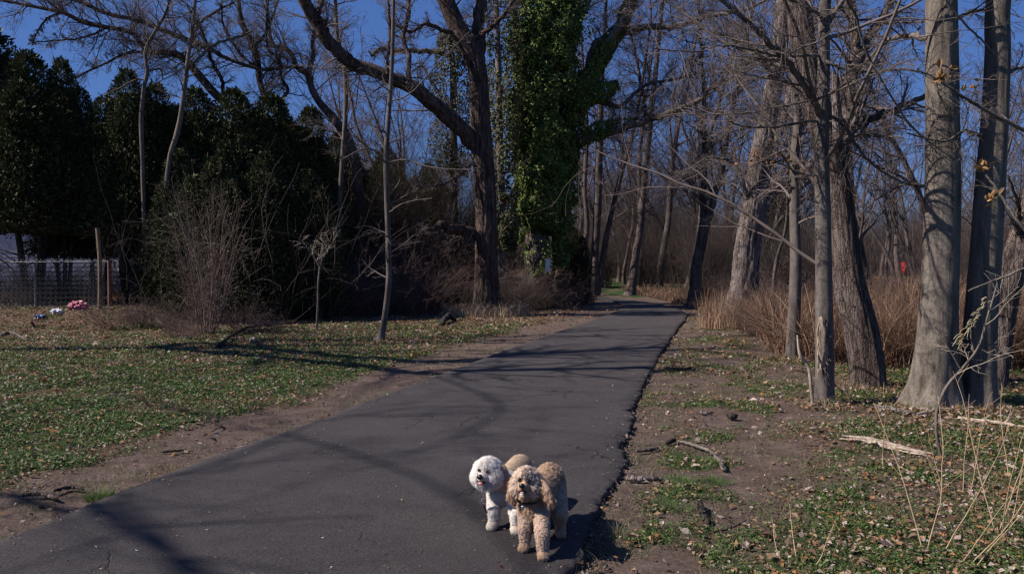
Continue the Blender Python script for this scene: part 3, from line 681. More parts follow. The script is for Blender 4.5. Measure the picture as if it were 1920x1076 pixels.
tree('bare_tree', 'leaning tree whose long arching limb sweeps over the evergreens to upper left', 'tree', 27.5,
     [(545, 604, 20), (530, 520, 19), (520, 430, 18), (500, 330, 17), (470, 255, 16), (440, 212, 16), (420, 190, 16), (400, 173, 15), (371, 139, 14), (346, 111, 13), (320, 100, 12), (284, 98, 11), (268, 86, 10), (245, 61, 9), (201, 52, 8), (156, 42, 8), (120, 25, 7), (70, 14, 6), (0, 0, 5), (-60, -20, 4)],
     limbs=[([(275, 96, 5), (240, 100, 5), (200, 118, 4), (150, 142, 4), (115, 160, 3), (60, 165, 2)], -.5, 16),
            ([(200, 53, 4), (160, 70, 4), (110, 76, 3), (60, 80, 2)], .5, 14),
            ([(345, 112, 6), (362, 80, 6), (370, 50, 5), (400, 25, 5), (440, 5, 4)], .5, 14),
            ([(118, 25, 5), (90, 34, 4), (70, 60, 3), (60, 85, 2)], .5, 12),
            ([(420, 190, 7), (415, 150, 7), (395, 110, 6), (380, 60, 5), (350, 10, 4)], -.8, 16)],
     b='dark', S=20, amp=.05, flare=.3, seed=36, tw=(46, 7, 5), t0=.45, reach=.32, rmin=.0026)
tree('bare_tree', 'thin crooked grey stem snaking up out of the evergreens, left one of two', 'tree', 22.3,
     [(282, 606, 8), (275, 500, 8), (270, 400, 8), (267, 300, 7), (265, 223, 8), (270, 167, 7), (276, 134, 7), (273, 95, 6), (293, 56, 6), (309, 28, 5), (318, 0, 5), (330, -40, 4)],
     limbs=[([(271, 150, 3), (255, 150, 3), (225, 165, 3), (195, 180, 2)], -.3, 8), ([(275, 135, 4), (300, 130, 3), (305, 150, 2)], .2, 4)],
     b='smooth', S=14, amp=.04, flare=.2, seed=38, tw=(16, 5, 4), t0=.55, reach=.3, rmin=.0026)
tree('bare_tree', 'pale smooth stem curving up right out of the evergreens, right one of two', 'tree', 22.3,
     [(306, 612, 9), (304, 520, 9), (308, 400, 9), (318, 300, 9), (332, 251, 10), (341, 205, 9), (346, 167, 8), (351, 125, 8), (357, 78, 7), (362, 50, 7), (366, 0, 6), (372, -40, 5)],
     limbs=[([(350, 125, 6), (375, 108, 5), (400, 85, 5), (440, 72, 4), (470, 60, 3)], .4, 10), ([(345, 195, 3), (380, 195, 3), (420, 205, 2)], .2, 6)],
     b='grey', S=14, amp=.04, flare=.2, seed=40, tw=(14, 5, 4), t0=.5, reach=.3, rmin=.0026)
tree('bare_tree', 'tall thin straight stem crossing the great limb on the left', 'tree', 24.6,
     [(632, 602, 9), (633, 500, 10), (636, 400, 9), (642, 300, 9), (648, 209, 9), (646, 125, 8), (635, 98, 8), (631, 50, 7), (628, 0, 7), (625, -60, 5)],
     b='smooth', top=11, S=14, amp=.03, flare=.25, seed=42, tw=(22, 5, 4), t0=.3, reach=.3, rmin=.0026)
tree('young_tree', 'slim young tree on the left lawn, slightly bent at its foot', 'tree', 16.0,
     [(712, 641, 16), (716, 622, 13), (722, 590, 11), (728, 540, 11), (729, 500, 10), (727, 420, 10), (724, 300, 10), (730, 200, 8), (735, 120, 7), (738, 0, 6), (740, -60, 4)],
     limbs=[([(726, 310, 4), (705, 285, 3), (680, 280, 3), (640, 300, 2)], -.6, 7), ([(726, 305, 4), (760, 300, 3), (800, 312, 3), (850, 318, 2), (900, 315, 1.5)], -.8, 8),
            ([(727, 290, 3), (700, 240, 3), (670, 225, 2)], .5, 6), ([(727, 400, 3), (760, 380, 2.5), (810, 372, 2)], -.6, 6), ([(732, 190, 3), (770, 175, 3), (830, 110, 2), (880, 60, 1.5)], -.8, 7)],
     b='smooth', top=7.5, S=18, amp=.03, flare=.3, seed=44, tw=(12, 2, 1), t0=.35, reach=.30, rmin=.0022, up=.0)
tree('dead_tree', 'broken reddish dead trunk leaning across the evergreens at far left', 'tree', 23.3,
     [(262, 606, 13), (215, 440, 13), (170, 350, 13), (140, 290, 13), (110, 254, 14), (60, 212, 15), (28, 185, 16), (0, 150, 18), (-40, 100, 18)],
     b='red', S=18, amp=.1, flare=.2, seed=46, tw=(8, 4, 3), t0=.2, reach=.25)
tree('sapling', 'pale thin Y shaped sapling standing against the dark evergreens', 'sapling', 18.6,
     [(593, 617, 4), (596, 570, 4), (597, 530, 4), (600, 500, 3.5)],
     limbs=[([(600, 502, 3), (588, 480, 3), (575, 462, 2), (566, 450, 1.6)], 0, 3), ([(600, 502, 3), (607, 480, 3), (620, 462, 2.4), (632, 440, 1.6)], .1, 4), ([(602, 495, 2.4), (606, 470, 2), (604, 445, 1.4)], -.1, 3)],
     b='grey', S=8, amp=.03, flare=.2, seed=48, tw=(0, 0, 0), tmat=M_TWIGPALE)

# ---- ivy
def ivy_leaves(mb, C, rads, n, sz, cols, seed, drop=.3, hole=.0):
    sz = sz * .55 + sz * .75 * rng.random(n) ** 1.3
    """leaves on the bumpy surface of a sleeve round the polyline C with radii rads"""
    K = len(C); t = rng.random(n) * (K - 1); i = np.minimum(t.astype(int), K - 2); u = (t - i)[:, None]
    c = C[i] * (1 - u) + C[i + 1] * u; r = rads[i] * (1 - u[:, 0]) + rads[i + 1] * u[:, 0]
    T = nrm(C[i + 1] - C[i]); th = rng.random(n) * 2 * math.pi
    ref = np.where(np.abs(T[:, 2:3]) > .7, np.array([[0, 1., 0]]), np.array([[0, 0, 1.]])); a = nrm(np.cross(T, ref)); b = np.cross(T, a)
    o = np.cos(th)[:, None] * a + np.sin(th)[:, None] * b
    p0 = c + o * r[:, None]
    lump = fbm(p0[:, 0] * 1.6, p0[:, 1] * 1.6, p0[:, 2] * 1.1, s=seed, o=3); lump2 = vn(p0[:, 0] * 5, p0[:, 1] * 5, p0[:, 2] * 5, s=seed + 9)
    rr = r * (.40 + 1.0 * lump + .34 * lump2) * (1 - .28 * rng.random(n) ** 2)
    k = (rng.random(n) > drop * (lump < .42)) & (lump + .35 * (lump2 - .5) > hole); p = c + o * rr[:, None]; p, o = p[k], o[k]; n = len(p)
    nn = nrm(o + np.array([-.25, -.1, .45]) + rng.normal(size=(n, 3)) * .7)
    dn = nrm(np.array([0, 0, -1.]) + rng.normal(size=(n, 3)) * .5); dn = nrm(dn - (dn * nn).sum(1, keepdims=True) * nn); sd_ = np.cross(nn, dn)
    s = (sz[:len(p)] * rng.uniform(.8, 1.25, n))[:, None]
    V = np.stack([p - dn * s * .35, p - sd_ * s * .5 - nn * s * .12, p + dn * s * .62, p + sd_ * s * .5 - nn * s * .12], 1).reshape(-1, 3)
    q = np.arange(n)[:, None] * 4; mb.add(V, t=np.concatenate([q + [[0, 1, 2]], q + [[0, 2, 3]]]), c=np.repeat(pick(cols, n, .3), 4, axis=0))
IV = tree('ivy_covered_tree', 'tree wrapped in a thick bright green column of ivy above a bare grey foot', 'tree', 29.0,
     [(1006, 580, 62), (1006, 550, 54), (1006, 500, 46), (1008, 420, 42), (1016, 300, 40), (1022, 150, 38), (1026, 0, 34), (1030, -150, 28)],
     limbs=[([(1030, 205, 22), (1075, 185, 24), (1103, 150, 22), (1128, 105, 20), (1155, 60, 18), (1180, 10, 16), (1200, -50, 14)], -.8, 10),
            ([(1100, 150, 12), (1112, 95, 14), (1130, 75, 13), (1172, 60, 12), (1219, 50, 12), (1258, 52, 11), (1303, 39, 9), (1345, 28, 8), (1400, 18, 6), (1460, -10, 4)], -1.2, 20),
            ([(1050, 258, 12), (1100, 253, 13), (1144, 247, 13), (1191, 234, 13), (1247, 217, 12), (1308, 190, 10), (1331, 167, 8), (1370, 150, 7), (1420, 120, 5)], -2.2, 22),
            ([(1060, 225, 9), (1080, 209, 10), (1119, 192, 10), (1163, 200, 8), (1190, 175, 7), (1219, 156, 6), (1261, 150, 5), (1340, 130, 4), (1400, 140, 3)], .8, 20),
            ([(1022, 120, 18), (1070, 60, 17), (1100, 0, 15), (1120, -60, 12)], 1.5, 8)],
     b='grey', top=20, S=36, amp=.06, fa=12, flare=.35, seed=50, tw=(4, 6, 4), t0=.8, reach=.5, tmat=M_TWIGFAR, rmin=.003)
imb = MB(); P, r = pl([(1026, 440, 50), (1024, 415, 88), (1022, 360, 108), (1022, 300, 118), (1023, 250, 128), (1025, 180, 134), (1026, 100, 136), (1026, 30, 134), (1028, -60, 120), (1030, -150, 90)], 29.0)
C, rr_ = resample(P, 60, r); GIV = [(.10, .165, .026), (.15, .22, .038), (.04, .08, .018), (.22, .28, .055), (.08, .14, .034), (.11, .10, .035)]
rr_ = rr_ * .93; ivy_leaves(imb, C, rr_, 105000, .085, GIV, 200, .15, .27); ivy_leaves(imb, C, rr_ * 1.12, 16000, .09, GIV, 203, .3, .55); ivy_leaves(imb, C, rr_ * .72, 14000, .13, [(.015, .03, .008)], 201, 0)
P, r = pl([(1008, 560, 40), (1008, 520, 46), (1010, 480, 50), (1018, 430, 70)], 28.9); C, rr_ = resample(P, 20, r); ivy_leaves(imb, C, rr_ * 1.15, 2600, .10, GIV, 205, .5, .52)
P, r = pl([(1052, 500, 20), (1056, 470, 36), (1058, 440, 44), (1056, 400, 50)], 29.0); C, rr_ = resample(P, 16, r); ivy_leaves(imb, C, rr_, 3000, .10, GIV, 206, .3, .42)
P, r = pl([(976, 470, 12), (978, 440, 30), (975, 400, 40)], 28.8); C, rr_ = resample(P, 12, r); ivy_leaves(imb, C, rr_, 1600, .10, GIV, 207, .3, .42)
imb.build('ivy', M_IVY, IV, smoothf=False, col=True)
vm = MB()
for k in range(9):
    x0 = 988 + k * 4.5 + rng.normal() * 2; tubes(vm, resample(np.array([W(x0 + rng.normal() * 3, yy, 28.45 + .25 * abs(k - 4) / 4) for yy in (575, 530, 480, 430, 380)]), 16), np.full(16, rng.uniform(.012, .03)), 6)
vm.build('ivy_stem', BARK['rough'], IV)
for pts, n, nm in (([(1075, 190, 34), (1103, 150, 32), (1128, 105, 30), (1155, 60, 26), (1180, 10, 24), (1200, -50, 20)], 9000, 'ivy_sleeve'),
                   ([(1085, 205, 26), (1110, 180, 34), (1135, 172, 34), (1160, 160, 20)], 2600, 'ivy_sleeve'), ([(1090, 262, 20), (1125, 243, 32), (1160, 235, 26), (1200, 226, 14)], 2200, 'ivy_sleeve')):
    m2 = MB(); P, r = pl(pts, 28.6); C, rr_ = resample(P, 20, r); ivy_leaves(m2, C, rr_, int(n * 1.2), .085, GIV, 210, .3, .36); m2.build(nm, M_IVY, IV, smoothf=False, col=True)
T2 = tree('ivy_covered_tree', 'slim tree with sparse yellow green ivy between the big trunk and ivy column', 'tree', 27.5,
     [(946, 572, 20), (944, 530, 17), (941, 480, 16), (945, 430, 14), (938, 300, 13), (935, 150, 12), (930, 0, 10), (925, -80, 8)],
     limbs=[([(938, 570, 8), (936, 520, 8), (934, 470, 7), (930, 430, 6), (925, 380, 4)], -.3, 4)],
     b='grey', S=18, amp=.05, seed=52, tw=(12, 5, 4), t0=.5, reach=.3)
m2 = MB(); P, r = pl([(950, 470, 22), (948, 420, 44), (944, 350, 56), (944, 280, 60), (944, 200, 62), (945, 120, 62), (943, 40, 66), (935, -60, 60)], 27.5); C, rr_ = resample(P, 40, r)
ivy_leaves(m2, C, rr_, 15000, .085, [(.065, .075, .02), (.05, .07, .016), (.075, .065, .024), (.03, .05, .014), (.06, .042, .024)], 220, .3, .40); m2.build('ivy', M_IVY, T2, smoothf=False, col=True)
T3 = tree('ivy_covered_tree', 'vine draped tree with olive leaves behind the big dark trunk, left side', 'tree', 31.0,
     [(856, 572, 20), (852, 480, 17), (850, 380, 16), (850, 260, 14), (850, 150, 12), (846, 60, 9), (850, 0, 7)],
     limbs=[([(848, 110, 8), (820, 98, 9), (780, 96, 9), (745, 95, 8), (714, 92, 8), (695, 106, 7)], -.8, 10), ([(848, 200, 6), (820, 170, 5), (790, 120, 4)], .5, 8)],
     b='far', S=16, amp=.05, seed=54, tw=(16, 6, 4), t0=.4, reach=.3, tmat=M_TWIGFAR)
m2 = MB(); P, r = pl([(850, 330, 50), (850, 270, 74), (850, 200, 78), (848, 140, 66), (845, 90, 50), (845, 55, 26)], 31.0); C, rr_ = resample(P, 30, r)
ivy_leaves(m2, C, rr_, 10000, .085, [(.06, .07, .022), (.045, .055, .018), (.075, .055, .03), (.08, .09, .03)], 230, .3, .40); m2.build('ivy', M_IVY, T3, smoothf=False, col=True)

# ---- trees outside the frame on the left whose shadows fall on lawn and path
TE = 1 / math.tan(SUN_EL)
def CS(px, py, z):                       # where, at height z, the thing stands that shades that spot
    g = G(px, py); return np.array([g[0] - z * TE * math.cos(SUN_AZ), g[1] - z * TE * math.sin(SUN_AZ), z])
def shade_tree(label, trunkpts, limbs, b='rough', tw=(10, 6, 3), reach=.5):
    P = np.array([p[:3] for p in trunkpts]); r = np.array([p[3] for p in trunkpts]); base = P[0]
    e = empty('bare_tree', base, label, 'tree'); Pt, rt = resample(P, 90, r); mb = MB(); ring_trunk(mb, Pt, rt, 20, .05, flare=.3, seed=3); mb.build('trunk', BARK[b], e)
    tb = MB()
    for lp, r0, r1, n in limbs:
        lP = resample(np.array(lp), 30); lr_ = np.linspace(r0, r1, 30); lm = MB(); tubes(lm, lP, lr_, 10); lm.build('limb', BARK[b], e)
        if n:
            A, ra = spawn(lP[None], lr_[None], int(n * 1.6), .1, .98, (30, 75), .34 * reach * 2, 10, .45, .13, .02, rmin=.006); tubes(tb, A, ra, 4)
            B, rb_ = spawn(A, ra, tw[1] + 1, .15, .98, (25, 60), .6, 7, .55, .14, .0, rmin=.0045); tubes(tb, B, rb_, 3)
    if tb.n: tb.build('crown', M_TWIG, e)
    return e
b1 = np.array([-13.4, 13.15, gz1(-13.4, 13.15)])
shade_tree('off frame tree left of the lawn, long limbs shading the path',
    [(*b1, .26), (-13.3, 13.1, 2, .2), (-13.4, 13.2, 4, .18), (-13.5, 13.3, 6, .16), (-13.7, 13.6, 9, .12), (-13.5, 13.5, 13, .07)],
    [([(-13.4, 13.2, 5.2), CS(330, 655, 6.6), CS(520, 672, 8.6), CS(690, 690, 8.3), CS(850, 700, 8.2), CS(1050, 697, 8.5), CS(1300, 693, 9)], .15, .10, 18),
     ([CS(690, 690, 8.3), CS(760, 697, 8.5), CS(840, 718, 8.8), CS(945, 768, 9.2), CS(870, 825, 9.6), CS(740, 870, 10)], .024, .010, 12),
     ([(-13.5, 13.3, 6.0), CS(400, 645, 7.5), CS(640, 668, 8.5), CS(830, 676, 9), CS(1000, 668, 9.4), CS(1240, 655, 10), CS(1400, 650, 10.5)], .17, .11, 22),
     ([(-13.6, 13.5, 8.0), CS(500, 640, 10), CS(760, 635, 11), CS(1000, 628, 12), CS(1200, 620, 12.5)], .10, .06, 20)])
shade_tree('off frame tree behind the viewer on the left, its limbs shading the near path',
    [(-9.2, -2.2, gz1(-9.2, -2.2), .24), (-9.3, -2.0, 3, .2), (-9.2, -1.6, 6, .16), (-9.3, -1.0, 9, .11), (-9.2, -.8, 12, .05)],
    [([(-9.2, -1.6, 6.0), (-9.6, .6, 6.6), CS(-60, 935, 7.2), CS(90, 948, 7.6), CS(185, 958, 7.8), CS(300, 1030, 8.1), CS(400, 1085, 8.4), CS(560, 1200, 8.8)], .06, .028, 9),
     ([(-9.3, -1.3, 7.4), (-10.5, 2.0, 8.2), CS(240, 935, 9), CS(420, 880, 9.6), CS(590, 800, 10), CS(650, 750, 10.5), CS(690, 715, 11)], .024, .014, 14),
     ([(-9.2, -.8, 9.0), (-11, 3.5, 9.6), CS(200, 735, 10.5), CS(500, 800, 11), CS(800, 770, 11.5), CS(1100, 770, 12)], .022, .010, 14)], tw=(5, 4, 0), reach=.3)

# ------------------------------------------------------------------ evergreens
def evergreen_mesh(h, rad, z0, seed, n=34000):
    """several ragged leaders around one stem, each a plume of short upswept sprays"""
    mb = MB(); L = 13; la = rng.random(L) * 6.28; lr = rad * .62 * rng.random(L) ** .5; lr[0] = 0; lh = h * rng.uniform(.62, 1.0, L) * (1 - .18 * lr / rad); lh[0] = h; lw = rad * rng.uniform(.28, .5, L); lw[0] = rad * .5
    lc = np.stack([np.cos(la) * lr, np.sin(la) * lr], 1); w8 = lh * lw; li = rng.choice(L, n, p=w8 / w8.sum())
    s_ = rng.random(n) ** .85; z = z0 + (lh[li] - z0) * s_ + rng.normal(size=n) * .05; z = np.maximum(z, z0 - .3 + .6 * rng.random(n))
    prof = (1 - s_ ** 3.2) ** .7 + .05; th = rng.random(n) * 6.28
    boughs = vn(np.cos(th) * 2.6 + li * 7.3, np.sin(th) * 2.6 + 9, z * 2.4, s=seed); fine = vn(np.cos(th) * 7 + li * 3 + 50, np.sin(th) * 7, z * 7.0, s=seed + 3)
    r = lw[li] * prof * (.25 + 1.35 * boughs + .5 * (fine - .5)) * (1 - .6 * rng.random(n) ** 1.5) + .04
    keep = boughs > .16 + .25 * rng.random(n) * (s_ > .3); o = np.stack([np.cos(th), np.sin(th), np.zeros(n)], 1)
    p = o * r[:, None]; p[:, :2] += lc[li] * (1 - .35 * s_[:, None]); p[:, 2] = z; p, o = p[keep], o[keep]; n = len(p)
    d = nrm(o + np.array([0, 0, .75]) + rng.normal(size=(n, 3)) * .7); q_ = nrm(np.cross(d, rng.normal(size=(n, 3)))); L_ = (rng.uniform(.06, .15, n) * np.where(rng.random(n) < .06, 1.7, 1))[:, None]; wd = L_ * .19
    a = p; b = p + d * L_ * .55 + q_ * wd; c = p + d * L_; e = p + d * L_ * .55 - q_ * wd
    V = np.stack([a, b, c, e], 1).reshape(-1, 3); k = np.arange(n)[:, None] * 4
    col = pick([(.030, .045, .018), (.042, .060, .022), (.018, .028, .012), (.065, .072, .026), (.07, .055, .03)], n, .35)
    mb.add(V, q=k + [[0, 1, 2, 3]], c=np.repeat(col, 4, axis=0))
    m1 = mb.mesh('foliage', M_CONIFER, smoothf=False, col=True)
    tk = MB(); ns = 4
    for i in range(ns):
        a0 = rng.random() * 6.28; P = np.array([[.15 * math.cos(a0), .15 * math.sin(a0), -.15], [.3 * math.cos(a0), .3 * math.sin(a0), z0 * .6], [.5 * math.cos(a0), .5 * math.sin(a0), z0 + 1.2], [.25 * math.cos(a0 + .4), .25 * math.sin(a0 + .4), h * .75]])
        P2, r2 = resample(P, 16, [.10, .08, .06, .02]); tubes(tk, P2, r2, 8)
    A, ra = spawn(np.array([P2]), np.array([r2]), 20, .1, .8, (50, 90), .25, 6, .3, .2, -.03, rmin=.008); tubes(tk, A, ra, 4)
    m2 = tk.mesh('trunk', BARK['dark'])
    return m1, m2
EV = [evergreen_mesh(7.5, 2.3, 1.9, 300, 120000), evergreen_mesh(7.5, 2.0, 2.1, 310, 105000), evergreen_mesh(6.5, 2.5, .1, 320, 150000), evergreen_mesh(6.5, 2.2, .1, 330, 140000)]
EVH = [7.5, 7.5, 6.5, 6.5]
def evergreen(px, Y, h, v, label, sx=1.0, rz=None, group='row of evergreens on the left'):
    x = (px - 960) / F * Y; z = gz1(x, Y); e = empty('evergreen_tree', (x, Y, z), label, 'tree', group)
    k = h / EVH[v]; e.scale = (sx * (.5 + .5 * k), sx * (.5 + .5 * k), k); e.rotation_euler = (0, 0, rng.random() * 6.28 if rz is None else rz)
    for nm, me in zip(('foliage', 'trunk'), EV[v]):
        o = bpy.data.objects.new(nm, me); COL.objects.link(o); o.parent = e
    return e
evergreen(-30, 23.5, 8.6, 0, 'tallest dark evergreen, cut off by the left edge of the view', 1.1)
evergreen(60, 23.0, 7.4, 1, 'dark evergreen between the left edge tree and the brown leaning trunk', 1.0)
evergreen(122, 23.5, 7.3, 1, 'dark evergreen with a blunt top just left of the sky gap', .72)
evergreen(182, 25.0, 5.5, 0, 'low dark evergreen filling the dip under the sky gap', .9)
evergreen(242, 23.5, 7.0, 1, 'pointed dark evergreen just right of the sky gap', .85)
evergreen(296, 24.0, 6.7, 0, 'dark evergreen with a ragged side, behind the two thin crooked stems', .75)
evergreen(372, 24.5, 6.7, 2, 'broad low dark evergreen right behind the pale smooth stem', .85)
evergreen(440, 24.5, 7.0, 3, 'dark evergreen behind the bare thicket, foliage down to the ground', 1.0)
evergreen(512, 25.5, 7.1, 2, 'dark evergreen under the crooked forked tree', .95)
evergreen(585, 26.5, 6.9, 3, 'last dark evergreen on the right of the row, beside the tall thin stem', .8)
evergreen(410, 22.0, 4.6, 3, 'low black green evergreen at the foot of the row behind the thicket', .9)
evergreen(500, 22.6, 4.8, 2, 'low black green evergreen behind the pale sapling, left of it', .8)
evergreen(575, 23.2, 4.4, 3, 'low black green evergreen behind the pale sapling, right of it', .8)
evergreen(340, 22.8, 4.6, 2, 'low black green evergreen left behind the bare thicket', .7)
evergreen(640, 31, 6.9, 2, 'shaded evergreen deep behind the tall thin stem', .9)
evergreen(725, 36, 7.0, 3, 'olive evergreen behind the young lawn tree', .9)
evergreen(805, 37, 6.4, 3, 'olive evergreen behind the stubby low limb of the big trunk', .9)
evergreen(1075, 33, 3.2, 3, 'low dark green evergreen shrub at the foot of the ivy tree', .6, group='evergreen shrubs')
evergreen(1452, 62, 8.0, 3, 'dark evergreen far behind, right of the shaggy trunk', 1.2, group='distant evergreens')
evergreen(1420, 66, 7.0, 2, 'dark evergreen far behind the shaggy trunk', 1.2, group='distant evergreens')

# ------------------------------------------------------------------ bushes and thicket
def bush_mesh(nst, h, spread, seed, mat, sub=(5, 3), wob=.09, r0=.009, lean=.5, K=12, droop=-.03):
    mb = MB(); n = nst; th = rng.random(n) * 6.28; rb0 = rng.random(n) ** .6 * spread * .35
    p = np.stack([np.cos(th) * rb0, np.sin(th) * rb0, np.full(n, -.04)], 1)
    d = nrm(np.stack([np.cos(th) * lean * rng.random(n), np.sin(th) * lean * rng.random(n), np.ones(n)], 1) + rng.normal(size=(n, 3)) * .12)
    L = h * rng.uniform(.45, 1.1, n); C = np.empty((n, K, 3)); C[:, 0] = p
    for k in range(1, K):
        C[:, k] = C[:, k - 1] + d * (L / (K - 1))[:, None]; d = d + wob * rng.normal(size=d.shape); d[:, 2] += droop * (k / K) * 3; d = nrm(d)
    RR = np.maximum(r0 * rng.uniform(.5, 1.3, n)[:, None] * (1 - .75 * np.linspace(0, 1, K))[None], .0022)
    tubes(mb, C, RR, 4)
    A, ra = spawn(C, RR, sub[0], .15, .97, (25, 75), .38, 7, .6, .16, .0, rmin=.002); tubes(mb, A, ra, 3)
    if sub[1]:
        B, rb_ = spawn(A, ra, sub[1], .15, .97, (25, 70), .5, 5, .6, .16, .0, rmin=.0018); tubes(mb, B, rb_, 3)
    return mb.mesh('stems', mat)
BM = [bush_mesh(60, 3.4, .9, 1, M_TWIGRED, (5, 3)), bush_mesh(90, 1.9, 1.6, 2, flat('shrub_twig', (.085, .064, .055), .85, .2, .3, 4), (5, 4), .14, .007, .9), bush_mesh(80, 2.6, 1.8, 3, M_TWIGRED, (6, 4), .16, .008, .9, droop=-.05),
      bush_mesh(70, 1.1, 1.3, 4, M_TWIGRED, (5, 3), .16, .006, 1.1), bush_mesh(24, 4.2, .6, 5, M_TWIGPALE, (3, 2), .07, .009, .35)]
M_VINE = flat('vine_dark', (.062, .05, .036), .9, .15, .35, 3)
BM.append(bush_mesh(150, 7.2, 3.2, 6, M_VINE, (7, 4), .12, .012, .45, 16, -.035)); BM.append(bush_mesh(110, 6.5, 2.6, 7, flat('understory_twig', (.075, .058, .052), .9, .15, .3, 3), (7, 4), .10, .016, .35, 12, .0))
BM.append(bush_mesh(14, 5.2, 1.4, 8, flat('lone_twig', (.10, .082, .074), .9, .15, .3, 3), (4, 3), .10, .011, .5, 14, -.02))
def bush(px, Y, v, label, s=1.0, group='bare shrubs', sz=None, z=None, cat='bush'):
    x = (px - 960) / F * Y; o = bpy.data.objects.new('bare_bush', BM[v]); COL.objects.link(o)
    o.location = (x, Y, gz1(x, Y) if z is None else z); o.scale = (s, s, sz or s); o.rotation_euler = (0, 0, rng.random() * 6.28)
    return tag(o, label, cat, group)
for px, Y, s_, l_ in [(300, 21.6, .62, 'just left behind the tall thicket'), (430, 21.4, .72, 'just right behind the tall thicket'), (520, 21.8, .8, 'between the tall thicket and the pale sapling'), (610, 22.6, .8, 'right behind the pale sapling'), (90, 22.4, .5, 'behind the wire fence at far left'), (240, 22.0, .5, 'behind the end of the wire fence')]:
    bush(px, Y, 7, 'thin bare many stemmed growth against the evergreens ' + l_, s_ * 1.2, group='bare growth before the evergreens')
bush(385, 17.6, 0, 'tall bare thicket of grey twigs in front of the dark evergreens', .72, sz=1.1)
bush(400, 17.9, 4, 'sheaf of pale whips arching out of the tall bare thicket', .85)
bush(455, 18.2, 2, 'lower right side shrub of the tall bare thicket', .42)
bush(345, 16.6, 3, 'small dark tangled shrub at the front left foot of the tall thicket', .55)
bush(335, 18.5, 1, 'tangled shrub between the fence end and the tall thicket', .55)
bush(262, 19.3, 1, 'brambles just right of the rusty fence post', .45)
bush(225, 19.0, 3, 'low brambles at the foot of the rusty fence post', .9)
bush(500, 18.0, 3, 'low twiggy shrub right of the tall thicket', .55)
for px, Y, s in [(655, 29.5, .95), (700, 31, 1.0), (745, 30, .95), (790, 32, 1.05), (835, 30.5, 1.0), (872, 31.5, 1.0), (620, 31, .9), (905, 33, .9), (725, 35, 1.1), (810, 36, 1.1)]:
    bush(px, Y, 5, 'tall dark vine hung tangle behind the young lawn tree', s, group='vine tangles of the dark thicket')
for px, Y, v, s in [(640, 24, 2, .9), (680, 25, 1, 1.1), (715, 24.5, 2, 1.0), (750, 25.5, 1, 1.2), (785, 24.6, 2, 1.0), (820, 25.6, 1, 1.2), (850, 26.2, 2, 1.0), (872, 25.5, 1, 1.0),
                    (660, 28, 2, 1.4), (710, 29, 2, 1.4), (765, 29, 2, 1.5), (825, 30, 2, 1.5), (870, 30, 2, 1.4), (780, 33, 2, 1.9), (700, 34, 2, 1.9)]:
    bush(px, Y, v, 'brown leafless shrub in the dark thicket between the young lawn tree and big trunk', s, group='shrubs of the dark thicket')
for px, Y, v, s in [(950, 26.3, 1, .85), (985, 26.8, 1, .9), (1015, 27.5, 1, .85), (1045, 28.5, 3, 1.4), (1000, 28, 2, .8), (965, 27.8, 2, .9), (1065, 31, 1, .9), (1085, 33, 3, 1.5)]:
    bush(px, Y, v, 'low brown shrub between the big trunk and the path, under the ivy', s, group='shrubs under the ivy')
for i in range(26):
    px = rng.uniform(1090, 1960); Y = rng.uniform(60, 84)
    if 1110 < px < 1190 or 1315 < px < 1375 or 1640 < px < 1735: Y = 118
    bush(px, Y, int(rng.choice([1, 2])), 'brown leafless shrub in the undergrowth of the far wood', rng.uniform(1.0, 1.7), group='undergrowth of the far wood')
for i in range(46):
    px = 1075 + 900 * (i + rng.random()) / 46; Y = rng.uniform(98, 120) if px > 1300 else rng.uniform(62, 100)
    bush(px, Y, 6, 'many stemmed leafless understory growth of the far wood on the right', rng.uniform(1.1, 1.9), group='understory of the far wood')
for i in range(20):
    px = 1095 + 420 * (i + rng.random()) / 20; Y = rng.uniform(47, 60)
    if 1135 < px < 1180: continue
    bush(px, Y, 6, 'thin stemmed bare growth just beyond the bend of the path', rng.uniform(.55, 1.0), group='growth beyond the bend')
for i in range(10):
    px = 1420 + 540 * (i + rng.random()) / 10; Y = rng.uniform(26, 46)
    if 1630 < px < 1745: px += 120
    bush(px, Y, 6, 'many stemmed leafless growth standing in the dry reeds', rng.uniform(.5, .8), group='growth in the reeds')
for i in range(16):
    px = rng.uniform(1290, 1950); Y = rng.uniform(17, 34)
    if px < 1400: Y = 33
    bush(px, Y, int(rng.choice([1, 2])), 'brown twiggy shrub growing among the reeds', rng.uniform(.7, 1.0), group='shrubs among the reeds')
for i in range(11):
    bush([30, 80, 110, 150, 178, 10, 60, 130, 215, 250, 285][i], 22.2 + .4 * i, 1, 'low dry shrub behind the wire fence', [.6, .9][i > 4], group='shrubs behind the wire fence')

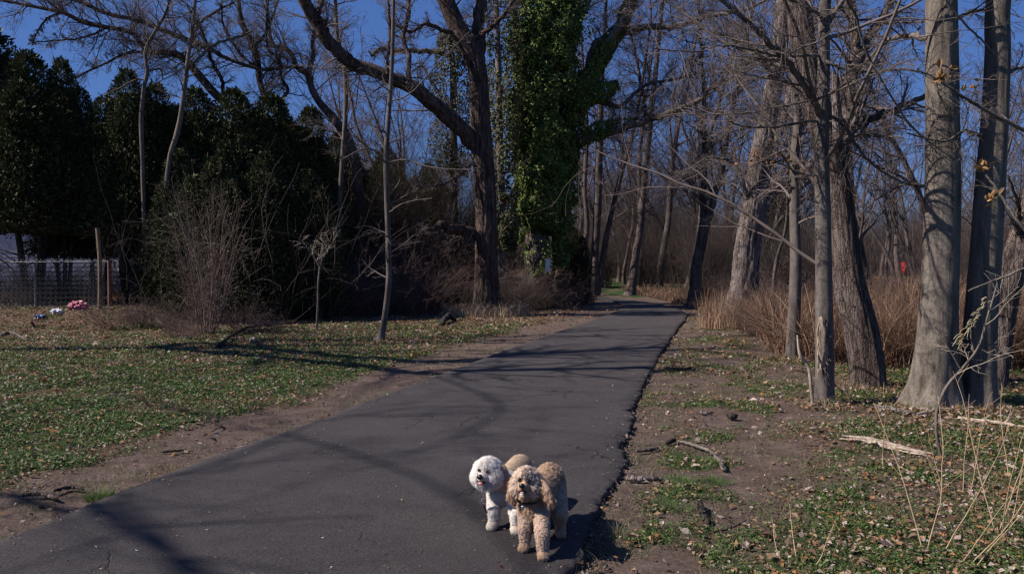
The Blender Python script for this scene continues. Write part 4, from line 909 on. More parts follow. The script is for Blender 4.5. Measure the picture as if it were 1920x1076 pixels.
# ------------------------------------------------------------------ background wood
def wild(h, seed, nl=13, fork=False, r0=.17, wob=.1):
    K = 14; P = np.zeros((K, 3)); d = np.array([rng.normal() * .06, rng.normal() * .06, 1.]); P[0, 2] = -.15
    for k in range(1, K): P[k] = P[k - 1] + nrm(d[None])[0] * h / (K - 1); d = d + np.array([rng.normal() * wob, rng.normal() * wob, .05])
    r = r0 * (1 - .86 * np.linspace(0, 1, K) ** .9); P2, r2 = resample(P, 40, r)
    tk = MB(); ring_trunk(tk, P2, r2, 9, .05, flare=.5, seed=seed)
    A, ra = spawn(P2[None], r2[None], nl, .28, .97, (22, 55), .42, 12, .55, .13, .07, rmin=.012, fade=.6)
    tubes(tk, A[:3 if fork else 2], ra[:3 if fork else 2], 6)
    cb = MB(); tubes(cb, A, ra, 5)
    B, rb_ = spawn(A, ra, 7, .15, .98, (22, 60), .42, 8, .5, .14, .04, rmin=.008); tubes(cb, B, rb_, 3)
    C, rc = spawn(B, rb_, 5, .15, .98, (22, 60), .5, 6, .55, .14, .02, rmin=.006); tubes(cb, C, rc, 3)
    D, rd = spawn(C, rc, 3, .2, .98, (20, 55), .6, 4, .6, .12, .0, rmin=.005); tubes(cb, D, rd, 3)
    return tk.mesh('trunk', BARK['far']), cb.mesh('crown', M_TWIGFAR)
WV = [wild(15, 1), wild(17, 2, 15, True, .22), wild(13, 3, 14, False, .12, .13), wild(18, 4, 12, True, .25, .08), wild(14, 5, 16, False, .14), wild(11, 6, 12, False, .08, .15), wild(16, 7, 14, True, .19, .12)]
WH = [15, 17, 13, 18, 14, 11, 16]
def wood(n, px0, px1, Y0, Y1, label, group, hs=(.8, 1.15), vs=range(7)):
    for i in range(n):
        px = px0 + (px1 - px0) * (i + rng.random()) / n; Y = rng.uniform(Y0, Y1); x = (px - 960) / F * Y
        a, b, c = pathinfo(np.array([x]), np.array([Y]))
        if c[0] or min(a[0], b[0]) < .7: Y += 6; x = (px - 960) / F * Y
        v = int(rng.choice(list(vs))); e = empty('bare_tree', (x, Y, gz1(x, Y)), label, 'tree', group)
        s = rng.uniform(*hs); e.scale = (s, s, s); e.rotation_euler = (rng.normal() * .05, rng.normal() * .05, rng.random() * 6.28)
        for nm, me in zip(('trunk', 'crown'), WV[v]):
            o = bpy.data.objects.new(nm, me); COL.objects.link(o); o.parent = e
wood(16, 1085, 1500, 44, 60, 'leafless tree standing just beyond the bend of the path', 'trees beyond the bend')
wood(85, 1060, 1980, 58, 125, 'small distant leafless tree of the far wood on the right', 'trees of the far wood')
wood(13, 1440, 1990, 22, 44, 'leafless tree rising out of the dry reeds', 'trees among the reeds', (.6, .95), (0, 2, 4, 5, 5))
wood(18, 590, 960, 36, 66, 'leafless tree behind the dark thicket left of the ivy', 'trees behind the thicket')
wood(8, 0, 590, 44, 70, 'leafless tree behind the evergreen row', 'trees behind the evergreens', (.55, .7))
wood(12, 960, 1200, 48, 100, 'leafless tree in the wood behind the ivy tree', 'trees behind the ivy tree')

# far brush: a low mass of twigs that closes the horizon
n = 60000; y = rng.uniform(95, 150, n); x = (rng.random(n) * 2 - 1) * .85 * y; hh = rng.uniform(2, 13, n) * (.35 + .8 * fbm(x * .05, y * .05, s=401))
fb = MB(); blades(fb, np.stack([x, y, gz(x, y) - .1], 1), hh, rng.uniform(.0, .5, n), rng.uniform(.02, .07, n), pick([(.075, .058, .055), (.06, .045, .042), (.09, .075, .07)], n), 4)
tag(fb.build('far_wood', M_REED, smoothf=False, col=True), kind='stuff')

# ------------------------------------------------------------------ small objects
def box(mb, c, s, rot=None, col=None):
    c = np.asarray(c, float); s = np.asarray(s, float) / 2
    v = np.array([[a, b, d] for a in (-1, 1) for b in (-1, 1) for d in (-1, 1)], float) * s
    if rot is not None: v = v @ rot.T
    q = [[0, 1, 3, 2], [4, 6, 7, 5], [0, 4, 5, 1], [2, 3, 7, 6], [0, 2, 6, 4], [1, 5, 7, 3]]
    mb.add(v + c, q=np.array(q), c=col)
M_STEEL = flat('galvanised_wire', (.20, .21, .21), .55, .4, .2); M_STEEL.node_tree.nodes["Principled BSDF"].inputs["Metallic"].default_value = .6
M_RUST = flat('rusty_post', (.12, .062, .045), .85, .3, .35, 12); M_WOODPOST = bark('post_wood', (.12, .085, .055), (.24, .17, .11), (.34, .26, .18), 20, .1)
M_WHITE = flat('white_paint', (.72, .72, .74), .6, .3, .06, 3); M_ROOF = flat('roof_shingle', (.06, .055, .055), .9, .2, .3, 6)
M_GLASS = flat('dark_glass', (.02, .025, .03), .08, .6, .1)
# wire fence
yf = 21.0; zf = gz1(-13.5, yf); fe = empty('wire_fence', (-13.5, yf, zf), 'galvanised chain link fence on the leaf covered bank at far left', 'fence')
x0, x1 = -19.5, (200 - 960) / F * yf; hf = 1.3; cell = .13; mb = MB(); K = int(hf / (cell / 2)) + 1
nz = int((x1 - x0) / cell); zs = zf + .03 + np.arange(K) * cell / 2
bow = lambda z: .05 * np.sin((z - zf) * 2.3)
Pz = np.empty((nz, K, 3)); ph = (np.arange(K) % 2)
for i in range(nz):
    xx = x0 + i * cell + (ph * .92 + .04) * cell; Pz[i, :, 0] = xx; Pz[i, :, 1] = yf + bow(zs) + .012 * (ph * 2 - 1) + .04 * math.sin(i * .35); Pz[i, :, 2] = zs
tubes(mb, Pz, np.full((nz, K), .0068), 4)
P2_ = Pz.copy(); P2_[:, :, 0] = x0 + np.arange(nz)[:, None] * cell + ((1 - ph) * .92 + .04)[None] * cell - cell * .5 * 0; 
tubes(mb, P2_, np.full((nz, K), .0068), 4); mb.build('wire_mesh', M_STEEL, fe)
mb = MB(); tubes(mb, np.array([[x0, yf + .03, zf + hf - .02], [(x0 + x1) / 2, yf + .05, zf + hf - .05], [x1, yf + .03, zf + hf - .03]]), np.array([.012] * 3), 6); mb.build('top_wire', M_STEEL, fe)
for xx in (-18.0, -15.6, -13.0):
    mb = MB(); tubes(mb, np.array([[xx, yf + .08, zf - .2], [xx, yf + .08, zf + .6], [xx, yf + .08, zf + 1.35]]), np.array([.03] * 3), 10); mb.build('post', M_STEEL, fe)
p = W(206, 585, 20.8); zb = gz1(p[0], 20.8); mb = MB(); ring_trunk(mb, resample(np.array([[p[0], 20.8, zb - .1], [p[0] + .01, 20.8, zb + .6], [p[0], 20.8, W(0, 488, 20.8)[2]]]), 20), np.full(20, .055), 10, .03, seed=3)
tag(rebase(mb.build('fence_post', M_RUST), (p[0], 20.8, zb)), 'short rusty red post at the right end of the wire fence', 'post')
p = W(187, 580, 20.2); zb = gz1(p[0], 20.2); mb = MB(); ring_trunk(mb, resample(np.array([[p[0], 20.2, zb - .1], [p[0] + .02, 20.2, zb + 1.2], [p[0] - .03, 20.2, W(0, 428, 20.2)[2]]]), 30), np.full(30, .05), 12, .04, seed=3)
tag(rebase(mb.build('wooden_pole', M_WOODPOST), (p[0], 20.2, zb)), 'tall thin wooden pole standing before the wire fence', 'pole')
# litter bags: crumpled plastic
def crumple(name, px, py, Y, w_, h_, col, label, seed):
    p = W(px, py, Y); z = gz1(p[0], Y); mb = MB(); n1, n2 = 34, 18
    th = np.linspace(0, 2 * math.pi, n1, endpoint=False)[None]; ph = np.linspace(0, math.pi, n2)[:, None]
    d = np.stack([np.sin(ph) * np.cos(th), np.sin(ph) * np.sin(th), np.cos(ph) * np.ones_like(th)], -1)
    r = .35 + .8 * vn(d[..., 0] * 9 + 7, d[..., 1] * 9 + 7, d[..., 2] * 9 + 7, s=seed + 3) + .6 * vn(d[..., 0] * 3 + 7, d[..., 1] * 3 + 7, d[..., 2] * 3 + 7, s=seed)
    V = d * r[..., None] * np.array([w_, w_ * .7, h_]) * .5; V[..., 2] += h_ * .4; V = V.reshape(-1, 3) + [p[0], Y, z]
    i = np.arange(n2 - 1)[:, None] * n1; s_ = np.arange(n1)[None]; s2 = (s_ + 1) % n1
    mb.add(V, q=np.stack(np.broadcast_arrays(i + s_, i + s2, i + n1 + s2, i + n1 + s_), -1).reshape(-1, 4))
    o = mb.build(name, flat(name + '_plastic', col, .35, .5, .2), smoothf=False); tag(rebase(o, (p[0], Y, z)), label, 'litter')
crumple('plastic_bag', 147, 578, 20.2, .42, .24, (.42, .13, .17), 'crumpled pink red plastic bag in the leaves by the fence', 5)
crumple('plastic_bag', 106, 588, 19.8, .26, .12, (.6, .6, .66), 'crumpled white plastic scrap in the leaves by the fence', 6)
crumple('plastic_wrapper', 75, 598, 19.4, .24, .09, (.05, .10, .24), 'small blue wrapper in the leaves below the fence', 7)

# houses and picket fence behind
def house(x, y, wx, wy, hw, label, rz=0, roofh=1.6, nwin=3, col=flat('siding', (.46, .46, .49), .7, .2, .15, 5)):
    z = gz1(x, y); e = empty('house', (x, y, z), label, 'house'); e.rotation_euler = (0, 0, rz)
    def add(name, mb, mat, par=e):
        o = bpy.data.objects.new(name, mb.mesh(name, mat, smoothf=False)); COL.objects.link(o); o.parent = par; return o
    mb = MB(); box(mb, (0, 0, hw / 2 - .1), (wx, wy, hw + .2))
    for k in range(int(hw / .2)): box(mb, (0, -wy / 2 - .008, .15 + k * .2), (wx - .02, .02, .014))
    wall = add('wall', mb, col)
    mb = MB(); ex = .4; yv = wy / 2 + ex; v = np.array([[-wx / 2 - ex, -yv, hw - .05], [wx / 2 + ex, -yv, hw - .05], [wx / 2 + ex, 0, hw + roofh], [-wx / 2 - ex, 0, hw + roofh], [-wx / 2 - ex, yv, hw - .05], [wx / 2 + ex, yv, hw - .05]])
    v2 = v.copy(); v2[:, 2] += .15; mb.add(np.vstack([v, v2]), q=np.array([[0, 1, 2, 3], [3, 2, 5, 4], [6, 9, 8, 7], [9, 10, 11, 8], [0, 6, 7, 1], [4, 5, 11, 10], [0, 3, 9, 6], [3, 4, 10, 9], [1, 7, 8, 2], [2, 8, 11, 5]])); add('roof', mb, M_ROOF)
    for fl in range(max(1, int(hw / 2.7))):
        for i in range(nwin):
            xx = -wx / 2 + wx * (i + .5) / nwin; zz = 1.5 + fl * 2.7
            mb = MB(); box(mb, (xx, -wy / 2 - .02, zz), (1.0, .1, 1.3)); o = add('window', mb, M_WHITE)
            mb = MB(); box(mb, (xx, -wy / 2 - .05, zz), (.84, .06, 1.14)); add('pane', mb, M_GLASS, o)
house(-20.5, 38, 13, 8, 5.6, 'white two storey house half hidden behind the evergreens', .08, nwin=2)
house(-9.6, 62, 7, 7, 4.6, 'pale distant house seen through the brush left of the big trunk', -.1, nwin=2)
pf = empty('picket_fence', (W(760, 480, 44)[0], 44, 1.0), 'white picket fence glimpsed through the thicket left of the big trunk', 'fence')
mb = MB(); zt = W(0, 469, 44)[2]
for i in range(58): box(mb, (-10.2 + i * .17, 44, zt - .55), (.09, .03, 1.1 + .0 * i))
mb.build('pickets', M_WHITE, pf, smoothf=False); mb = MB(); box(mb, (-5.3, 44.04, zt - .3), (10, .04, .09)); box(mb, (-5.3, 44.04, zt - .85), (10, .04, .09)); mb.build('rail', M_WHITE, pf, smoothf=False)
# white marker on a post
p = W(1027, 520, 28.2); zb = gz1(p[0], 28.2); e = empty('trail_sign', (p[0], 28.2, zb), 'narrow white marker board on a dark post right of the ivy tree', 'sign')
mb = MB(); box(mb, (p[0], 28.2, (zb + W(0, 484, 28.2)[2]) / 2), (.09, .06, W(0, 484, 28.2)[2] - zb)); mb.build('post', BARK['dark'], e, smoothf=False)
mb = MB(); zz = [W(0, 510, 28.2)[2], W(0, 485, 28.2)[2]]; rt = np.array([[1, 0, .08], [0, 1, 0], [-.08, 0, 1]]); box(mb, (p[0], 28.15, sum(zz) / 2), (.17, .02, zz[1] - zz[0]), rt); mb.build('board', M_WHITE, e, smoothf=False)

# cars
def car(px, py, Y, col, label, rz=0.0, suv=False, name='parked_car'):
    p = W(px, py, Y); z = p[2]; zg = gz1(p[0], Y); e = empty(name, (p[0], Y, zg), label, 'car', 'cars parked beyond the wood'); e.rotation_euler = (0, 0, rz)
    pm = flat('car_paint', col, .25, .6, .05)
    def add(nm, mb, m, par=e):
        o = bpy.data.objects.new(nm, mb.mesh(nm, m, smoothf=False)); COL.objects.link(o); o.parent = par; return o
    def prof(pts, w0, w1, zref):
        n = len(pts); mb = MB(); V = []
        for s in (-1, 1):
            for (a, b) in pts: V.append([a, s * (w0 + (w1 - w0) * max(0, (b - zref)) / .6), b])
        q = [[i, (i + 1) % n, n + (i + 1) % n, n + i] for i in range(n)]; V = np.array(V)
        c0 = V[:n].mean(0); c1 = V[n:].mean(0); k = len(V); V = np.vstack([V, c0, c1])
        t = [[(i + 1) % n, i, k] for i in range(n)] + [[n + i, n + (i + 1) % n, k + 1] for i in range(n)]
        mb.add(V, q=np.array(q), t=np.array(t)); return mb
    add('body', prof([(-2.2, .35), (-2.25, .7), (-2.1, .92), (-1.2, 1.0), (1.3, 1.0), (2.1, .85), (2.25, .6), (2.2, .3), (1.7, .25), (-1.7, .25)], .88, .84, .9), pm)
    ht = 1.7 if suv else 1.45
    add('cabin', prof([(-1.9 if suv else -1.5, .99), (-1.75 if suv else -1.0, ht), (.35, ht), (1.15, .99)], .80, .66, .99), pm)
    mb = prof([(-1.7 if suv else -1.35, 1.06), (-1.6 if suv else -.98, ht - .08), (.3, ht - .08), (.98, 1.06)], .82, .69, .99); add('window', mb, M_GLASS)
    for a in (-1.35, 1.35):
        for s in (-1, 1):
            mb = MB(); K = 18; tt = np.linspace(0, 2 * math.pi, K, endpoint=False); r = .33
            V = np.vstack([np.stack([a + r * np.cos(tt), np.full(K, s * .9 + d), .33 + r * np.sin(tt)], 1) for d in (-.11, .03)] + [[[a, s * .9 - .11, .33]], [[a, s * .9 + .03, .33]]])
            i = np.arange(K); j = (i + 1) % K
            mb.add(V, q=np.stack([i, j, K + j, K + i], 1), t=np.vstack([np.stack([j, i, np.full(K, 2 * K)], 1), np.stack([K + i, K + j, np.full(K, 2 * K + 1)], 1)])); add('wheel', mb, BARK['dark'])
    for s in (-1, 1):
        mb = MB(); box(mb, (-2.2, s * .65, .78), (.1, .3, .14)); add('tail_light', mb, flat('lamp_red', (.4, .01, .01), .3, .5, .05))
        mb = MB(); box(mb, (2.18, s * .62, .68), (.12, .32, .14)); add('headlight', mb, M_WHITE)
    return e
car(1710, 511, 96, (.32, .02, .03), 'dark red parked car left of the pale flared trunk', .35, True)
car(1672, 505, 118, (.5, .52, .55), 'white parked car just left of the dark red car', 1.2, True)
car(1168, 497, 92, (.65, .67, .7), 'white parked car seen between the clump and the bend tree', .1)
car(1143, 498, 94, (.05, .08, .25), 'blue parked car just behind the clump of trunks', .2)
car(1335, 499, 96, (.05, .06, .10), 'dark blue parked car left of the shaggy trunk', 1.1)
car(1358, 500, 92, (.75, .78, .8), 'white van-like car just left of the shaggy trunk', 1.4, True)
car(1445, 497, 92, (.55, .57, .6), 'silver parked car right of the shaggy trunk', .2)
car(1885, 505, 90, (.6, .65, .62), 'pale parked car at the right edge of the view', .1, True)

# ------------------------------------------------------------------ sticks, logs and dry plants
def stick(name, pts, rads, label, mat, lift=.8, group=None, cat='stick', S=8, amp=.12, tw=0):
    G0 = [G(*p[:2]) for p in pts]; P = []
    for g, rr, p in zip(G0, rads, pts):
        zt = gz1(g[0], g[1]); P.append([g[0], g[1], zt + rr * lift + (p[2] if len(p) > 2 else 0)])
    P, r = resample(np.array(P), 26, rads); P[1:-1] += rng.normal(size=(24, 3)) * (np.array(rads).mean() * .18); r = r * rng.uniform(.85, 1.15, 26); r[0] *= .5; r[-1] *= .4
    mb = MB(); ring_trunk(mb, P, r, S, amp, seed=int(pts[0][0]))
    V = mb.v[0]; n0 = len(V); mb.add(np.array([P[0], P[-1]]), t=None)
    tri = [[(i + 1) % S, i, n0] for i in range(S)] + [[n0 - S + i, n0 - S + (i + 1) % S, n0 + 1] for i in range(S)]; mb.t.append(np.array(tri))
    if tw:
        A, ra = spawn(P[None], r[None], tw, .1, .95, (30, 70), .3, 6, .45, .12, .03, rmin=.0025); tubes(mb, A, ra, 4)
        B, rb_ = spawn(A, ra, 3, .2, .95, (30, 60), .5, 4, .5, .12, .0, rmin=.002); tubes(mb, B, rb_, 3)
    o = mb.build(name, mat); return tag(rebase(o, P[0]), label, cat, group)
def log_piece(pts, wds, hts, label, seed, mat=None, top=None):
    """split wood: flat, ridged, with jagged torn ends"""
    P = []
    for g in [G(*p) for p in pts]: P.append([g[0], g[1], gz1(g[0], g[1])])
    K = 60; S = 20; P, wv, hv = resample(np.array(P), K, wds, hts); P[:, 2] += hv * .8; T = nrm(np.gradient(P, axis=0)); sd_ = nrm(np.cross(T, [0, 0, 1.])); a = np.arange(S) * 2 * math.pi / S; t = np.arange(K) / K
    A = a[None, :]; n1 = fbm(np.cos(A) * 3 + 5, np.sin(A) * 3 + 5, t[:, None] * 5, s=seed, o=3); n2 = vn(np.cos(A) * 9 + 5, np.sin(A) * 9 + 5, t[:, None] * 8, s=seed + 4)
    rr = .55 + .7 * n1 + .35 * (n2 - .5); co = np.sign(np.cos(A)) * np.abs(np.cos(A)) ** .7; si = np.sign(np.sin(A)) * np.abs(np.sin(A)) ** .8
    V = P[:, None] + sd_[:, None] * (co * wv[:, None] * rr)[..., None] + np.array([0, 0, 1.]) * (si * hv[:, None] * rr)[..., None]
    jag = (vn(A * 2.5, seed, s=seed + 1) - .3) * .16; f0 = np.clip(1 - t * 7, 0, 1)[:, None]; f1 = np.clip(1 - (1 - t) * 7, 0, 1)[:, None]
    V = V - T[:, None] * (jag * f0)[..., None] + T[:, None] * (np.roll(jag, 5, axis=1) * f1)[..., None]
    V[0] = V[0].mean(0) * .35 + V[0] * .65; V[-1] = V[-1].mean(0) * .35 + V[-1] * .65
    mb = MB(); i_ = np.arange(K - 1)[:, None] * S; s1 = np.arange(S)[None]; s2 = (s1 + 1) % S
    q = np.stack(np.broadcast_arrays(i_ + s1, i_ + s2, i_ + S + s2, i_ + S + s1), -1).reshape(-1, 4); V = V.reshape(-1, 3); n0 = len(V); V = np.vstack([V, V[:S].mean(0), V[-S:].mean(0)])
    tri = [[(k + 1) % S, k, n0] for k in range(S)] + [[n0 - S + k, n0 - S + (k + 1) % S, n0 + 1] for k in range(S)]
    mb.add(V, q=q, t=np.array(tri)); o = mb.build('log', mat or M_DEADWOOD, smoothf=False); return tag(rebase(o, P[0]), label, 'log')
log_piece([(1590, 834), (1630, 838), (1680, 846), (1738, 856)], [.035, .055, .05, .03], [.025, .035, .03, .018], 'split pale log with torn bark lying on the grass at right', 3)
log_piece([(1642, 765), (1668, 772), (1700, 778)], [.03, .04, .03], [.025, .03, .025], 'weathered log with a hollow pale end at the foot of the flared trunk', 11, BARK['shag'])
log_piece([(1722, 782), (1758, 775), (1796, 770)], [.03, .04, .025], [.025, .03, .02], 'short pale peeled log against the flared trunk', 17)
stick('branch', [(1795, 785), (1840, 790), (1890, 800), (1960, 815)], [.02, .02, .018, .01], 'long bleached branch lying across the feet of the right trunks', M_DEADWOOD, .8, cat='branch', tw=8)
stick('branch', [(1268, 826), (1300, 836), (1330, 848), (1350, 868), (1358, 884)], [.008, .012, .016, .018, .02], 'mottled grey branch lying on the dirt right of the path', BARK['grey'], cat='branch', tw=4)
stick('stick', [(1175, 900), (1205, 902), (1242, 900)], [.017, .02, .012], 'short thick brown stick beside the edge of the path', BARK['shag'])
stick('stick', [(1192, 848), (1215, 846), (1234, 842)], [.012, .017, .014], 'short dark stick beside the path, above the thick brown one', BARK['rough'])
stick('stick', [(1250, 834), (1258, 830), (1266, 826)], [.014, .02, .012], 'stubby dark knot of wood on the dirt at the branch tip', BARK['dark'])
stick('stick', [(1310, 945), (1318, 965), (1330, 985)], [.02, .022, .018], 'dark rotten stick at the margin of grass and dirt', BARK['dark'])
stick('stick', [(1335, 998), (1370, 990), (1400, 975)], [.006, .007, .005], 'thin brown twig lying by the rotten stick', BARK['rough'])
stick('stick', [(1310, 776), (1325, 779), (1338, 777)], [.012, .014, .008], 'small brown stick on the bare dirt', BARK['rough'])
stick('stick', [(1366, 786), (1373, 788), (1381, 787)], [.022, .028, .02], 'dark lump of bark on the bare dirt', BARK['dark'])
stick('stick', [(1245, 690), (1275, 694), (1302, 690)], [.02, .02, .012], 'grey branch piece by the path edge in the shadow', BARK['dark'], tw=3)
stick('branch', [(1480, 692, .05), (1530, 715, .15), (1570, 740, .1), (1600, 755, .02)], [.012, .013, .01, .006], 'thin branch leaning past the foot of the torn bark trunk', BARK['rough'], cat='branch', tw=5)
stick('branch', [(402, 655, .02), (455, 628, .10), (510, 618, .12), (580, 608, .05), (640, 603, .02)], [.032, .03, .026, .02, .012], 'dark fallen branch lying on the lawn right of the thicket', BARK['dark'], cat='branch', tw=14, S=10)
stick('branch', [(0, 632), (20, 628, .03), (50, 636), (90, 640)], [.03, .035, .025, .012], 'bleached root-like branch at the left edge of the lawn', BARK['shag'], cat='branch', tw=3)
stick('stick', [(190, 607), (240, 595, .1), (280, 583, .25)], [.015, .013, .008], 'long thin pale stick leaning on the lawn below the fence', BARK['shag'])
stick('stick', [(228, 782), (255, 790), (275, 798)], [.006, .007, .004], 'short straw coloured stick on the left lawn edge, upper one', M_DEADWOOD)
stick('stick', [(212, 810), (240, 815), (272, 815)], [.006, .006, .004], 'short straw coloured stick on the left lawn edge, lower one', M_DEADWOOD)
stick('stick', [(335, 795), (380, 790), (415, 797), (395, 808)], [.009, .009, .007, .004], 'thin dark curved twig on the dirt left of the path', BARK['dark'])
stick('stick', [(100, 922), (130, 915), (158, 918)], [.012, .014, .008], 'brown stick on the dirt at lower left, upper of two', BARK['rough'])
stick('stick', [(40, 930), (80, 928), (108, 938)], [.01, .013, .012], 'brown stick on the dirt at lower left, lower of two', BARK['rough'], tw=2)
stick('stick', [(303, 848), (330, 846), (350, 843)], [.008, .009, .005], 'thin dark stick on the dirt beside the left path edge', BARK['dark'])
stick('branch', [(828, 612), (838, 606, .12), (848, 602, .05), (860, 606)], [.07, .08, .06, .02], 'dark stump-like lump of wood on the grass before the big trunk', BARK['dark'], cat='stump', S=10)
stick('rock', [(1536, 1), (1536, 1)][:0] or [(470, 641), (474, 639), (479, 641)], [.03, .045, .03], 'small pale stone beside the fallen branch', M_DEADWOOD, cat='stone')
# dirt heap of straw at the foot of the big trunk
n = 1500; th = rng.random(n) * 6.28; rr = .45 + rng.random(n) * .9; P0 = W(913, 592, 24.5); x = P0[0] + np.cos(th) * rr * 1.1; y = 24.3 + np.sin(th) * rr * .8
m2 = MB(); blades(m2, np.stack([x, y, gz(x, y)], 1), rng.uniform(.15, .6, n), rng.uniform(.2, 1.2, n), np.full(n, .008), pick([(.34, .27, .18), (.26, .19, .12), (.4, .33, .24)], n))
tag(m2.build('dry_grass', M_REED, smoothf=False, col=True), kind='stuff')
n = 900; th = rng.random(n) * 6.28; rr = .3 + rng.random(n) * .8; P0 = W(1385, 610, 19.6); x = P0[0] + np.cos(th) * rr; y = 19.4 + np.sin(th) * rr * .6
m2 = MB(); blades(m2, np.stack([x, y, gz(x, y)], 1), rng.uniform(.3, 1.1, n), rng.uniform(.05, .5, n), np.full(n, .007), pick([(.30, .18, .11), (.22, .13, .08), (.38, .28, .19)], n))
tag(m2.build('dry_grass', M_REED, smoothf=False, col=True), kind='stuff')
m2 = MB()
for px, py, rad, n in [(1748, 764, .34, 420), (1833, 768, .26, 300), (1544, 768, .16, 220), (1626, 726, .34, 420), (1483, 676, .16, 200), (1860, 728, .22, 260), (712, 641, .10, 120), (913, 594, .5, 500)]:
    g = G(px, py); th = rng.random(n) * 6.28; r = rad * rng.uniform(.75, 1.5, n); x = g[0] + np.cos(th) * r; y = g[1] + np.sin(th) * r
    blades(m2, np.stack([x, y, gz(x, y) - .01], 1), rng.uniform(.03, .16, n), rng.uniform(.2, 1.3, n), np.full(n, .0025 + .0002 * g[1]), pick([(.26, .19, .12), (.18, .12, .08), (.08, .12, .03), (.34, .27, .19)], n))
    n = int(n * .6); th = rng.random(n) * 6.28; r = rad * rng.uniform(.9, 2.0, n); x = g[0] + np.cos(th) * r; y = g[1] + np.sin(th) * r
    leaf_faces(m2, np.stack([x, y, gz(x, y) + rng.uniform(.01, .06, n)], 1), rng.uniform(.025, .07, n), pick([(.20, .115, .06), (.26, .17, .105), (.14, .085, .055), (.30, .235, .19)], n), .6, .5, .6)
tag(m2.build('litter_drift', M_REED, smoothf=False, col=True), kind='stuff')
# grass tufts at the path edge and moss tufts
def tuft(px, py, n, h, s, label, col=None, cat='grass tuft'):
    g = G(px, py); z = gz1(g[0], g[1]); th = rng.random(n) * 6.28; r = s * rng.random(n) ** .6
    m = MB(); az = th + rng.normal(size=n) * .5
    blades(m, np.stack([g[0] + np.cos(th) * r, g[1] + np.sin(th) * r, np.full(n, z - .01)], 1), h * rng.uniform(.5, 1.2, n), rng.uniform(.1, 1.0, n), np.full(n, .0016), pick(col or [(.10, .19, .035), (.07, .14, .03), (.14, .20, .05)], n), az=az)
    tag(rebase(m.build('grass_tuft', M_LEAF, smoothf=False, col=True), (g[0], g[1], z)), label, cat, 'grass tufts')
tuft(187, 933, 260, .10, .09, 'bright green grass tuft at the left edge of the path')
for px, py, k in [(1270, 900, 'on the dirt below the mottled branch'), (1292, 918, 'just below the uppermost one on the dirt'), (1262, 948, 'lowest on the dirt left of the rotten stick'), (1340, 902, 'nearest the foot of the mottled branch'), (1300, 873, 'level with the middle of the mottled branch'), (1320, 862, 'touching the mottled branch')]:
    tuft(px, py, 420, .035, .13, 'low mossy green patch ' + k, [(.05, .12, .02), (.07, .15, .03)])
tuft(1160, 1000, 60, .09, .05, 'dry tuft of grass near the shadow of the dogs', [(.3, .24, .14), (.2, .2, .08), (.36, .3, .2)])
tuft(330, 880, 60, .06, .1, 'sparse yellow tuft at the left path edge', [(.3, .24, .14), (.2, .2, .08)])

# dry weed stems, right foreground
def weed(px, py, n, h, label, mat=M_TWIGPALE, lean=.25, tassel=False, r0=.0035, sub=3, spread=.12):
    g = G(px, py); z = gz1(g[0], g[1]); e = empty('dry_weed', (g[0], g[1], z), label, 'weed', 'tall dry weeds at right')
    K = 14; mb = MB(); C = np.empty((n, K, 3)); th = rng.random(n) * 6.28
    C[:, 0] = np.array([g[0], g[1], z - .02]) + np.stack([np.cos(th), np.sin(th), 0 * th], 1) * spread * rng.random((n, 1))
    d = nrm(np.stack([np.cos(th) * lean, np.sin(th) * lean, np.ones(n)], 1)); L = h * rng.uniform(.7, 1.1, n)
    for k in range(1, K): C[:, k] = C[:, k - 1] + d * (L / (K - 1))[:, None]; d = nrm(d + rng.normal(size=d.shape) * .05)
    RR = np.tile(r0 * (1 - .65 * np.linspace(0, 1, K)), (n, 1)); tubes(mb, C, RR, 5)
    if sub: A, ra = spawn(C, RR, sub, .35, .95, (20, 50), .25, 6, .6, .08, .03, rmin=.001); tubes(mb, A, ra, 4)
    mb.build('stem', mat, e); return e
for i, (px, py, n, h) in enumerate([(1735, 1040, 3, .95), (1800, 930, 4, .85), (1870, 1010, 4, 1.1), (1655, 880, 2, .5), (1790, 1060, 3, .8), (1905, 900, 4, .8), (1500, 1060, 3, .35), (1440, 880, 4, .25)]):
    weed(px, py, n, h, ['tall bent straw weed with crossing stems, nearest the lower right corner of the grass', 'straw weed stems rising below the bleached branch', 'straw weed stems at the right edge of the view', 'thin pair of straw stems behind the split log',
         'short straw weed in front of the crossing stems', 'straw weed stems before the dark trunk at right', 'low dry weed in the foreground grass', 'low dry weed on the dirt left of the split log'][i], lean=[.5, .25, .35, .2, .6, .3, .6, .8][i], mat=flat('straw', (.34, .25, .16), .8, .2, .25))
# pale sapling with curled seed tassels before the dark trunk
pts = [(1772, 868, 5), (1758, 825, 6), (1757, 770, 6), (1775, 725, 6), (1805, 690, 5), (1835, 650, 4.5), (1850, 600, 4), (1862, 560, 3), (1870, 530, 2)]
SP = tree('sapling', 'thin pale curving sapling with curled dry tassels before the dark trunk', 'sapling', 6.15, [(a, b, c) for a, b, c in pts],
     limbs=[([(1845, 648, 2.5), (1870, 640, 2), (1890, 600, 1.6)], .1, 2), ([(1840, 655, 2.5), (1865, 665, 2), (1885, 650, 1.5)], -.1, 2), ([(1838, 655, 2), (1815, 660, 1.6), (1790, 662, 1.3)], .1, 2), ([(1800, 690, 2.4), (1770, 640, 2), (1750, 620, 1.5)], .1, 3),
            ([(1836, 700, 2), (1820, 625, 2), (1832, 590, 1.8), (1845, 570, 1.6)], .05, 0)],
     b='grey', S=8, amp=.05, flare=.1, seed=60, tw=(3, 3, 0), tmat=M_TWIGPALE, rmin=.0012)
mb = MB()
